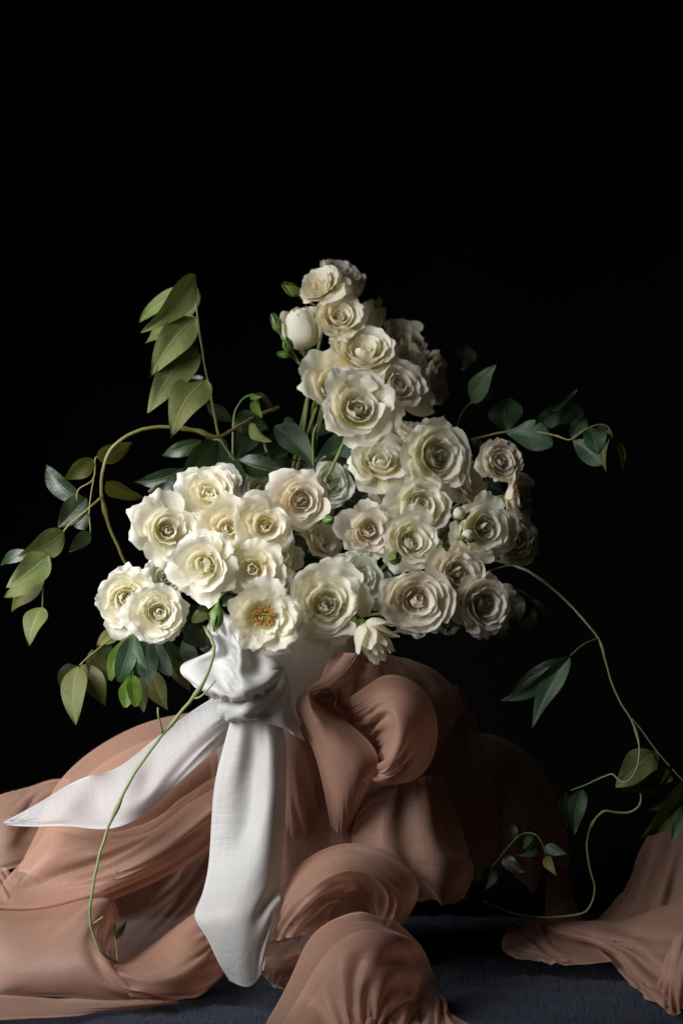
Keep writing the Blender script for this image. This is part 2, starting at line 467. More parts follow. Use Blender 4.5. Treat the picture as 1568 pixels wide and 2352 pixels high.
def rose_petals(style, rng):
    out = []
    ga = 2.39996
    th = rng.uniform(0, 6.28)
    j = lambda a: rng.uniform(-a, a)
    if style == 'tulip':
        n = 9
        for i in range(n):
            t = i / (n - 1)
            th += ga + j(0.2)
            rr = 0.25 + 0.62 * t ** 0.6
            zr = 0.85 - 0.12 * t + j(0.07)
            fl = 0.10 * t ** 3 + (0.22 if i >= n - 2 else 0.0)
            prof = [(0.04, -0.95), (rr * 1.25, -1.0), (rr * 1.12, 0.25), (rr * 0.55 + fl, zr)]
            out.append(petal_patch(rng, th, prof, 0.62 + 0.30 * t, 1.0, 0.03 + 0.03 * t, tip=0.02, drop=0.22))
        return out
    if style == 'loose':       # half open, pointed petals spreading from a closed heart, seen from the side
        n = 15
        for i in range(n):
            t = i / (n - 1)
            th += ga + j(0.3)
            rr = 0.12 + 0.55 * t
            zr = 0.75 - 0.5 * t ** 2 + j(0.1)
            fl = 0.04 + 0.55 * t ** 3
            prof = [(0.04, -0.75), (rr * 1.3, -0.72), (rr * 1.05, zr - 0.5), (rr + fl, zr)]
            out.append(petal_patch(rng, th, prof, 0.20 + 0.45 * t, 1.05, 0.05 + 0.05 * t, tip=0.12, drop=0.34))
        return out
    # open garden-rose forms: a crowded cup inside broad guard petals
    conf = {
        'full':  dict(n=20, cup=0.62, zc=0.0, guards=8, gz=-0.20, gl=1.0),
        'cup':   dict(n=16, cup=0.50, zc=0.04, guards=7, gz=-0.16, gl=1.0),
        'deep':  dict(n=22, cup=0.74, zc=0.02, guards=5, gz=-0.06, gl=0.96),
        'heart': dict(n=13, cup=0.46, zc=0.08, guards=6, gz=-0.10, gl=1.0),
        'open':  dict(n=14, cup=0.70, zc=-0.10, guards=9, gz=-0.16, gl=1.0),
    }[style]
    n, cup = conf['n'], conf['cup']
    off = rng.uniform(0.03, 0.12); oth = rng.uniform(0, 6.28)
    ox, oy = off * math.cos(oth), off * math.sin(oth)      # the heart sits off centre, the cup leans
    lean = rng.uniform(0.02, 0.10); lth = rng.uniform(0, 6.28)
    def shifted(pp, t):
        vs, uv = pp
        k = 1 - t
        vs = vs.copy()
        vs[:, 0] += ox * k; vs[:, 1] += oy * k
        return vs, uv
    for i in range(n):
        t = i / (n - 1)
        if style == 'open':
            rr = 0.42 + 0.34 * t
            zr = -0.02 + 0.10 * t + j(0.06)
            fl = 0.08 + 0.12 * t + j(0.05)
            W = 0.26 + 0.18 * t + j(0.05)
            prof = [(0.10, -0.42), (rr * 0.75, -0.46), (rr * 1.0, zr - 0.14), (rr + fl, zr)]
            th += ga + j(0.3)
            out.append(petal_patch(rng, th, prof, W, 1.15, 0.07 + j(0.03), tip=0.06, drop=0.3, notch=0.04))
            continue
        th += ga + j(0.45)
        rr = 0.05 + (cup - 0.05) * t ** 0.9 + j(0.025)
        zr = conf['zc'] + 0.15 * math.sin(min(1, t * 1.15) * math.pi * 0.62) + j(0.06)
        close = 0.25 * (1 - t) ** 1.5
        fl = -0.03 * (1 - t) + (0.07 + 0.18 * t) * t + j(0.04)
        dz = -0.10 * t * t + j(0.03)
        zr += lean * math.cos(th - lth)
        rr *= 1 + 0.10 * math.cos(th - oth + 1.0)
        W = (0.11 + 1.0 * rr) * rng.uniform(0.75, 1.25)
        prof = [(0.03, -0.40), (rr * 1.15 + 0.02, -0.33), (rr * (1.05 - close), zr - 0.16), (max(0.012, rr + fl), zr + dz)]
        ruf = 0.026 + 0.048 * t + j(0.012)
        if i > 3 and rng.random() < 0.25:       # some crumpled petaloids in the heart
            ruf *= 2.0
            th += j(0.5)
        if i < 7:                                # folded scraps that fill the heart
            th = rng.uniform(0, 6.28) if i else th
            rr = 0.035 + 0.027 * i
            zz = conf['zc'] - 0.05 + 0.026 * i + j(0.04)
            prof = [(0.02, -0.40), (rr * 1.5, -0.32), (rr * 1.15, zz - 0.12), (max(0.01, rr * rng.uniform(0.45, 1.35)), zz)]
            W = rng.uniform(0.09, 0.15) + 0.8 * rr; ruf = rng.uniform(0.03, 0.07)
        out.append(shifted(petal_patch(rng, th, prof, W, 1.0 + 0.30 * t, ruf, tip=rng.uniform(0.0, 0.12), drop=rng.uniform(0.15, 0.3), skew=j(0.5), rmin=0.035), t))
    g = conf['guards']
    for i in range(g):
        th2 = 6.2832 * i / g * 1.0 + j(0.35) + (0 if i < 5 else 0.6) + th
        ln = conf['gl'] * rng.uniform(0.78, 1.14)
        zr = conf['gz'] + j(0.16)
        prof = [(0.05, -0.50), (cup * 0.95, -0.52), (0.74 * ln, zr + 0.06 + j(0.08)), (ln, zr - 0.03 + j(0.12))]
        out.append(petal_patch(rng, th2, prof, rng.uniform(0.44, 0.60), rng.uniform(1.15, 1.9), rng.uniform(0.07, 0.14),
                               tip=rng.uniform(0.0, 0.13), drop=rng.uniform(0.22, 0.36), notch=rng.uniform(0.018, 0.040), skew=j(0.5)))
    return out

def axis_frame(fx, fz, spin):
    ay = -math.sqrt(max(0.02, 1 - fx * fx - fz * fz))
    a = np.array([fx, ay, fz]); a /= np.linalg.norm(a)
    h = np.array([0.0, 0.0, 1.0]) if abs(a[2]) < 0.9 else np.array([0.0, 1.0, 0.0])
    x = np.cross(h, a); x /= np.linalg.norm(x)
    y = np.cross(a, x)
    c, s = math.cos(spin), math.sin(spin)
    return np.stack([x * c + y * s, -x * s + y * c, a], axis=1)      # columns

VASE_IN = P(690, 1560, 0.5)

def sepal(parent, o, M, R, th, ln, flare, wid=0.16):
    n = 7
    vs, uv = [], []
    for k in range(n):
        t = k / (n - 1)
        rad = (0.10 + 0.9 * math.sin(min(1, t * 1.2) * 1.2) * flare) * ln
        z = -0.62 + (0.15 - 0.75 * flare) * t * ln
        w = wid * math.sin(math.pi * (0.12 + 0.88 * t) ** 0.8) * (1 - 0.35 * t) + 0.004
        for s in (-1, 0, 1):
            c, sn = math.cos(th), math.sin(th)
            rr = rad - 0.03 * (abs(s))
            vs.append(o + R * (M @ np.array([rr * c - s * w * sn, rr * sn + s * w * c, z + 0.04 * abs(s)])))
            uv.append((s * 0.9, t))
    mesh_obj('sepal', vs, grid_faces(3, n), CALYX, parent, uv)

def rose(x, y, rpx, d, fx, fz, style, tint, seed, label, stem=True, group='white garden roses in the arrangement'):
    rng = random.Random(seed)
    o = np.array(P(x, y, d))
    R = pxs(rpx, d) * (1.16 if rpx < 75 else 1.08)
    if style not in ('tulip', 'loose', 'open'):
        fx = max(-0.9, min(0.9, fx * 1.25 + rng.uniform(-0.24, 0.24))); fz = max(-0.5, min(0.9, fz + rng.uniform(-0.16, 0.26)))
    M = axis_frame(fx, fz, rng.uniform(0, 6.28))
    root = empty('rose' if style != 'tulip' else 'rose_bud', Vector(o), label, 'rose' if style != 'tulip' else 'rose bud', group)
    fcs = grid_faces(NU, NV)
    for vs, uv in rose_petals(style, rng):
        mesh_obj('petal', o + R * (vs @ M.T), fcs, PETAL[tint], root, uv)
    # green cup under the bloom, its sepals and the stem into the vase
    base = -0.95 if style == 'tulip' else (-0.75 if style == 'loose' else -0.56)
    n, sides = 6, 10
    vs = []
    for k in range(n):
        t = k / (n - 1)
        rad = 0.055 + 0.12 * math.sin(math.pi * (0.15 + 0.7 * t))
        for q in range(sides):
            w = 6.2832 * q / sides
            vs.append(o + R * (M @ np.array([rad * math.cos(w), rad * math.sin(w), base - 0.26 + 0.30 * t])))
    cal = mesh_obj('calyx', vs, [(a * sides + q, a * sides + (q + 1) % sides, (a + 1) * sides + (q + 1) % sides, (a + 1) * sides + q)
                           for a in range(n - 1) for q in range(sides)], CALYX, root)
    fl = 0.42 if style == 'tulip' else 0.62
    for k in range(5):
        t0 = 1.2566 * k + rng.uniform(-0.2, 0.2)
        ln = rng.uniform(0.45, 0.72)
        o2 = o + R * (M @ np.array([0, 0, base + 0.58]))
        sepal(cal, o2, M, R, t0, ln, fl * rng.uniform(0.8, 1.2), 0.10)
    if stem:
        a = M[:, 2]
        b0 = o + R * a * (base - 0.22)
        b1 = b0 - a * 0.03 + np.array([0, 0.01, -0.012])
        e = np.array(VASE_IN) + np.array([rng.uniform(-.05, .05), rng.uniform(-.04, .05), rng.uniform(-.03, .01)])
        e0 = e + np.array([(b1[0] - e[0]) * 0.35, (b1[1] - e[1]) * 0.25 + 0.01, max(0.05, (b1[2] - e[2]) * 0.5)])
        tube('stem', [b0, b1, e0, e], 0.0017, 0.0021, STEM, root, n=16, sides=6)
    return root, o, R, M


# ------------------------------------------------------------------ setting: backdrop and table
def build_setting():
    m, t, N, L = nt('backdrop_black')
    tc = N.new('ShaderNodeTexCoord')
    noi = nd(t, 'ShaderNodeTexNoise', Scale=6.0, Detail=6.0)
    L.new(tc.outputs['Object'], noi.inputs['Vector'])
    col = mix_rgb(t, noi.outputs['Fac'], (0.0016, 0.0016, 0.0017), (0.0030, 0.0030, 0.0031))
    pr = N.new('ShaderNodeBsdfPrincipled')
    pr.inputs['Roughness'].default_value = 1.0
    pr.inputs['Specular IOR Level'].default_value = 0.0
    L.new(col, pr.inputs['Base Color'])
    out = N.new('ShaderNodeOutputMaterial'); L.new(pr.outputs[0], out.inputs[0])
    # hanging black cloth: a tall sheet with a few slack folds, its foot added over the table back, standing in for shade
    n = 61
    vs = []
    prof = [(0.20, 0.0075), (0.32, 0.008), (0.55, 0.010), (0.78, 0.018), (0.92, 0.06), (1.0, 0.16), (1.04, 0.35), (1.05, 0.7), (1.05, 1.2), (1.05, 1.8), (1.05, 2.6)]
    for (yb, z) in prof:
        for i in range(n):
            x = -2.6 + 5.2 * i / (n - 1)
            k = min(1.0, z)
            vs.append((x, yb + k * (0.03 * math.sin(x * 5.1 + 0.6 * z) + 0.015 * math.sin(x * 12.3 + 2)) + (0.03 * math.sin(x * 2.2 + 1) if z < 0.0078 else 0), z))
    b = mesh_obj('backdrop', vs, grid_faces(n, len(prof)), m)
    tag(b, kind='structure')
    # dark table top under the cloth
    tm = plain_material('table_wood_dark', (0.02, 0.016, 0.013), 0.6)
    tv = [(x, y, z) for z in (-0.045, -0.006) for y in (-0.75, 0.85) for x in (-1.1, 1.1)]
    tf = [(0, 2, 3, 1), (4, 5, 7, 6), (0, 1, 5, 4), (1, 3, 7, 5), (3, 2, 6, 7), (2, 0, 4, 6)]
    tag(mesh_obj('table', tv, tf, tm, smooth=False), kind='structure')
    # slate blue crinkled gauze over it
    m, t, N, L = nt('gauze_slate')
    uv = N.new('ShaderNodeUVMap')
    def noise(sx, sy, det=3.0, rot=0.0):
        mp = N.new('ShaderNodeMapping'); mp.inputs['Scale'].default_value = (sx, sy, 1); mp.inputs['Rotation'].default_value = (0, 0, rot)
        L.new(uv.outputs[0], mp.inputs['Vector'])
        q = N.new('ShaderNodeTexNoise'); q.inputs['Scale'].default_value = 1.0; q.inputs['Detail'].default_value = det
        L.new(mp.outputs[0], q.inputs['Vector'])
        return q.outputs['Fac']
    th = mathn(t, 'ADD', noise(1100, 60), noise(60, 1100))
    cr = noise(190, 42, 4.0, 0.12)
    col = mix_rgb(t, mathn(t, 'SUBTRACT', th, 0.5), (0.009, 0.013, 0.028), (0.026, 0.036, 0.068))
    h = mathn(t, 'ADD', mathn(t, 'MULTIPLY', th, 0.35), mathn(t, 'MULTIPLY', cr, 1.6))
    bp = nd(t, 'ShaderNodeBump', Strength=0.9, Distance=0.004)
    L.new(h, bp.inputs['Height'])
    pr = N.new('ShaderNodeBsdfPrincipled')
    pr.inputs['Roughness'].default_value = 0.85
    pr.inputs['Specular IOR Level'].default_value = 0.08
    pr.inputs['Sheen Weight'].default_value = 0.08
    L.new(col, pr.inputs['Base Color']); L.new(bp.outputs[0], pr.inputs['Normal'])
    out = N.new('ShaderNodeOutputMaterial'); L.new(pr.outputs[0], out.inputs[0])
    nx, ny = 170, 120
    xs = np.linspace(-1.05, 1.05, nx); ys = np.linspace(-0.72, 0.82, ny)
    X, Y = np.meshgrid(xs, ys)
    a = X * 0.35 + Y
    Z = 0.0022 * np.sin(a * 95 + 2.2 * np.sin(X * 7)) + 0.0016 * np.sin((Y - 0.3 * X) * 160 + 3 * np.sin(X * 4 + 1)) \
        + 0.0014 * np.sin((X + 0.25 * Y) * 210 + 2.5 * np.sin(Y * 9))
    Z = Z - 0.0015
    vs = np.stack([X, Y, Z], axis=-1).reshape(-1, 3)
    g = mesh_obj('tablecloth', vs, grid_faces(nx, ny), m, uvs=np.stack([X, Y], axis=-1).reshape(-1, 2))
    tag(g, 'slate blue crinkled gauze cloth covering the table top', 'tablecloth')

build_setting()


# ------------------------------------------------------------------ vase
def build_vase():
    m, t, N, L = nt('speckled_stoneware')
    tc = N.new('ShaderNodeTexCoord')
    big = nd(t, 'ShaderNodeTexNoise', Scale=14.0, Detail=4.0)
    L.new(tc.outputs['Object'], big.inputs['Vector'])
    col = mix_rgb(t, big.outputs['Fac'], (0.19, 0.155, 0.12), (0.24, 0.20, 0.16))
    for sc, lo, hi, amt in ((420.0, 0.11, 0.15, 0.75), (190.0, 0.09, 0.14, 0.7)):
        vo = N.new('ShaderNodeTexVoronoi'); vo.inputs['Scale'].default_value = sc
        L.new(tc.outputs['Object'], vo.inputs['Vector'])
        sp = ramp(t, [(lo, (1, 1, 1)), (hi, (0, 0, 0))]); L.new(vo.outputs['Distance'], sp.inputs[0])
        pick = N.new('ShaderNodeSeparateColor'); L.new(vo.outputs['Color'], pick.inputs[0])
        on = mathn(t, 'GREATER_THAN', pick.outputs[0], 0.55)
        col = mix_rgb(t, mathn(t, 'MULTIPLY', mathn(t, 'MULTIPLY', sp.outputs[0], on), amt), col, (0.06, 0.035, 0.02))
    bp = nd(t, 'ShaderNodeBump', Strength=0.25, Distance=0.001)
    fine = nd(t, 'ShaderNodeTexNoise', Scale=220.0, Detail=3.0)
    L.new(tc.outputs['Object'], fine.inputs['Vector']); L.new(fine.outputs['Fac'], bp.inputs['Height'])
    pr = N.new('ShaderNodeBsdfPrincipled')
    pr.inputs['Roughness'].default_value = 0.55
    L.new(col, pr.inputs['Base Color']); L.new(bp.outputs[0], pr.inputs['Normal'])
    out = N.new('ShaderNodeOutputMaterial'); L.new(pr.outputs[0], out.inputs[0])
    ctr = P(685, 1440, 0)
    ztop = ctr.z
    prof = [(0.0, 0.004), (0.066, 0.004), (0.072, 0.010), (0.079, 0.05), (0.085, 0.11), (0.0895, 0.18), (0.0915, 0.25),
            (0.0918, ztop - 0.01), (0.0912, ztop - 0.002), (0.0893, ztop), (0.0872, ztop - 0.003), (0.0865, ztop - 0.02), (0.083, 0.12), (0.07, 0.02), (0.0, 0.016)]
    sides = 96
    root = empty('vase', (ctr.x, 0, 0.004), 'speckled beige stoneware vase holding the roses, wrapped in white ribbon', 'vase')
    def lathe(name, pr_, mat):
        vs = [(ctr.x + r * math.cos(6.28318 * k / sides), r * math.sin(6.28318 * k / sides), z) for (r, z) in pr_ for k in range(sides)]
        fs = [(a * sides + k, a * sides + (k + 1) % sides, (a + 1) * sides + (k + 1) % sides, (a + 1) * sides + k)
              for a in range(len(pr_) - 1) for k in range(sides)]
        return mesh_obj(name, vs, fs, mat, root)
    lathe('body', prof, m)

build_vase()


# ------------------------------------------------------------------ lofted cloth, then relaxed as real cloth
def _fit(Lm):
    """low-order fit of a field of edge lengths, so that the sheet's own metric is (nearly) flat"""
    m, n = Lm.shape
    V, U = np.meshgrid(np.linspace(-1, 1, m), np.linspace(-1, 1, n), indexing='ij')
    A = np.stack([np.ones_like(U), U, V, U * V], axis=-1).reshape(-1, 4)
    k, *_ = np.linalg.lstsq(A, Lm.ravel(), rcond=None)
    f = (A @ k).reshape(m, n)
    return np.clip(f, 0.35 * Lm.mean(), None)

def relax(G, ex_u, ex_v, iters, w_in, w_edge, seed, noise=0.0008, bend=0.25, flat=1.0):
    rng = np.random.RandomState(seed)
    T = G.copy()
    X = G + rng.normal(0, noise, G.shape)
    nv, nu, _ = G.shape
    Lu0 = np.linalg.norm(np.diff(G, axis=1), axis=2); Lv0 = np.linalg.norm(np.diff(G, axis=0), axis=2)
    Lu = (flat * _fit(Lu0) + (1 - flat) * Lu0) * ex_u
    Lv = (flat * _fit(Lv0) + (1 - flat) * Lv0) * ex_v
    w = np.full((nv, nu, 1), w_in)
    for k, f in ((0, 1.0), (1, 0.5)):
        w[k, :] = np.maximum(w[k, :], w_edge * f); w[-1 - k, :] = np.maximum(w[-1 - k, :], w_edge * f)
        w[:, k] = np.maximum(w[:, k], w_edge * f); w[:, -1 - k] = np.maximum(w[:, -1 - k], w_edge * f)
    def con(a, b, L, k):
        d = X[b] - X[a]
        l = np.sqrt((d * d).sum(-1, keepdims=True)) + 1e-9
        c = 0.5 * k * (1 - L[..., None] / l) * d
        X[a] += c; X[b] -= c
    S = slice
    sets = []
    for o in (0, 1):
        ne = (nu - o) // 2
        a = (S(None), S(o, o + 2 * ne - 1, 2)); b = (S(None), S(o + 1, o + 2 * ne, 2))
        sets.append((a, b, Lu[:, o:o + 2 * ne - 1:2], 1.0))
        ne = (nv - o) // 2
        a = (S(o, o + 2 * ne - 1, 2), S(None)); b = (S(o + 1, o + 2 * ne, 2), S(None))
        sets.append((a, b, Lv[o:o + 2 * ne - 1:2, :], 1.0))
    Dg = np.sqrt((0.5 * (Lu[:-1] + Lu[1:])) ** 2 + (0.5 * (Lv[:, :-1] + Lv[:, 1:])) ** 2)
    for o in (0, 1):
        ne = (nv - o) // 2
        r0 = S(o, o + 2 * ne - 1, 2); r1 = S(o + 1, o + 2 * ne, 2)
        sets.append(((r0, S(0, -1)), (r1, S(1, None)), Dg[r0], 0.45))
        sets.append(((r0, S(1, None)), (r1, S(0, -1)), Dg[r0], 0.45))
    for it in range(iters):
        for s in sets:
            con(*s)
        # bending: pull each point towards the middle of its neighbours
        m = 0.5 * (X[:, :-2] + X[:, 2:]) - X[:, 1:-1]
        X[:, 1:-1] += bend * m
        m = 0.5 * (X[:-2] + X[2:]) - X[1:-1]
        X[1:-1] += bend * m
        X += w * (T - X)
        X[..., 2] = np.maximum(X[..., 2], 0.004)
    return X

def upsample(G, nu, nv):
    H = cat_rows(G, nv)
    return cat_rows(H.transpose(1, 0, 2), nu).transpose(1, 0, 2)

def loft(name, rows, mat, parent, nu=54, nv=54, rip=(0.0, 0, 0), seed=0, wrink=0.0010, along=False, ex=(0.985, 0.985), pull=0.012, hold=0.05, coarse=24, bend=0.10, flat=0.85):
    rng = random.Random(seed)
    R = [spline([tuple(P(*p)) for p in r], coarse) for r in rows]
    G = cat_rows(R, coarse)
    if ex:
        G = relax(G, ex[0], ex[1], 160, pull, hold, seed, bend=bend, flat=flat)
    G = upsample(G, nu, nv)
    if ex:
        G = relax(G, 0.995, 0.995, 20, 0.02, 0.05, seed, noise=0.0001, bend=0.3, flat=0.0)
    du = np.linalg.norm(np.diff(G, axis=1), axis=2).mean(0)
    dv = np.linalg.norm(np.diff(G, axis=0), axis=2).mean(1)
    su = np.concatenate([[0], np.cumsum(du)]); sv = np.concatenate([[0], np.cumsum(dv)])
    UU, VV = np.meshgrid(su, sv)
    gu = np.gradient(G, axis=1); gv = np.gradient(G, axis=0)
    nrm = np.cross(gu, gv); nrm /= np.linalg.norm(nrm, axis=2, keepdims=True) + 1e-9
    amp, fu, fv = rip
    dsp = np.zeros(UU.shape)
    if amp:
        dsp += amp * np.sin(fu * UU + fv * VV + rng.uniform(0, 6) + 1.2 * np.sin(UU * 21 + VV * 17 + rng.uniform(0, 6)))
    if wrink:
        # slack folds: long ripples that run one way, fade in and out and wander a little
        for k in range(6):
            a = (math.pi / 2 if along else 0.0) + rng.gauss(0, 0.35)
            f = rng.choice((55, 80, 120, 170, 260))
            ph = f * (math.cos(a) * UU + math.sin(a) * VV) + 1.6 * np.sin(13 * UU + rng.uniform(0, 6)) + 1.6 * np.sin(15 * VV + rng.uniform(0, 6))
            env = np.clip(0.5 + 0.9 * np.sin(17 * UU + 9 * VV + rng.uniform(0, 6)) * np.sin(11 * VV - 8 * UU + rng.uniform(0, 6)), 0, 1)
            wv = np.sin(ph)
            wv = np.sign(wv) * np.abs(wv) ** 1.5
            dsp += wrink * (80 / f) * env * wv
    hemd = np.minimum(np.minimum(UU, su[-1] - UU), np.minimum(VV, sv[-1] - VV))
    edge = np.minimum(np.minimum(UU, su[-1] - UU), np.minimum(VV, sv[-1] - VV)) / 0.006
    G = G + nrm * (dsp * np.clip(edge, 0.25, 1))[..., None]
    G[..., 2] = np.maximum(G[..., 2], 0.0035)
    o = mesh_obj(name, G.reshape(-1, 3), grid_faces(nu, nv), mat, parent,
                 np.stack([UU + rng.uniform(0, 3), VV + rng.uniform(0, 3)], axis=-1).reshape(-1, 2))
    ul = o.data.uv_layers.new(name='hem')
    idx = np.empty(len(o.data.loops), dtype=np.int32)
    o.data.loops.foreach_get('vertex_index', idx)
    hv = np.stack([hemd, hemd], axis=-1).reshape(-1, 2).astype(np.float32)
    ul.data.foreach_set('uv', hv[idx].ravel())
    return o

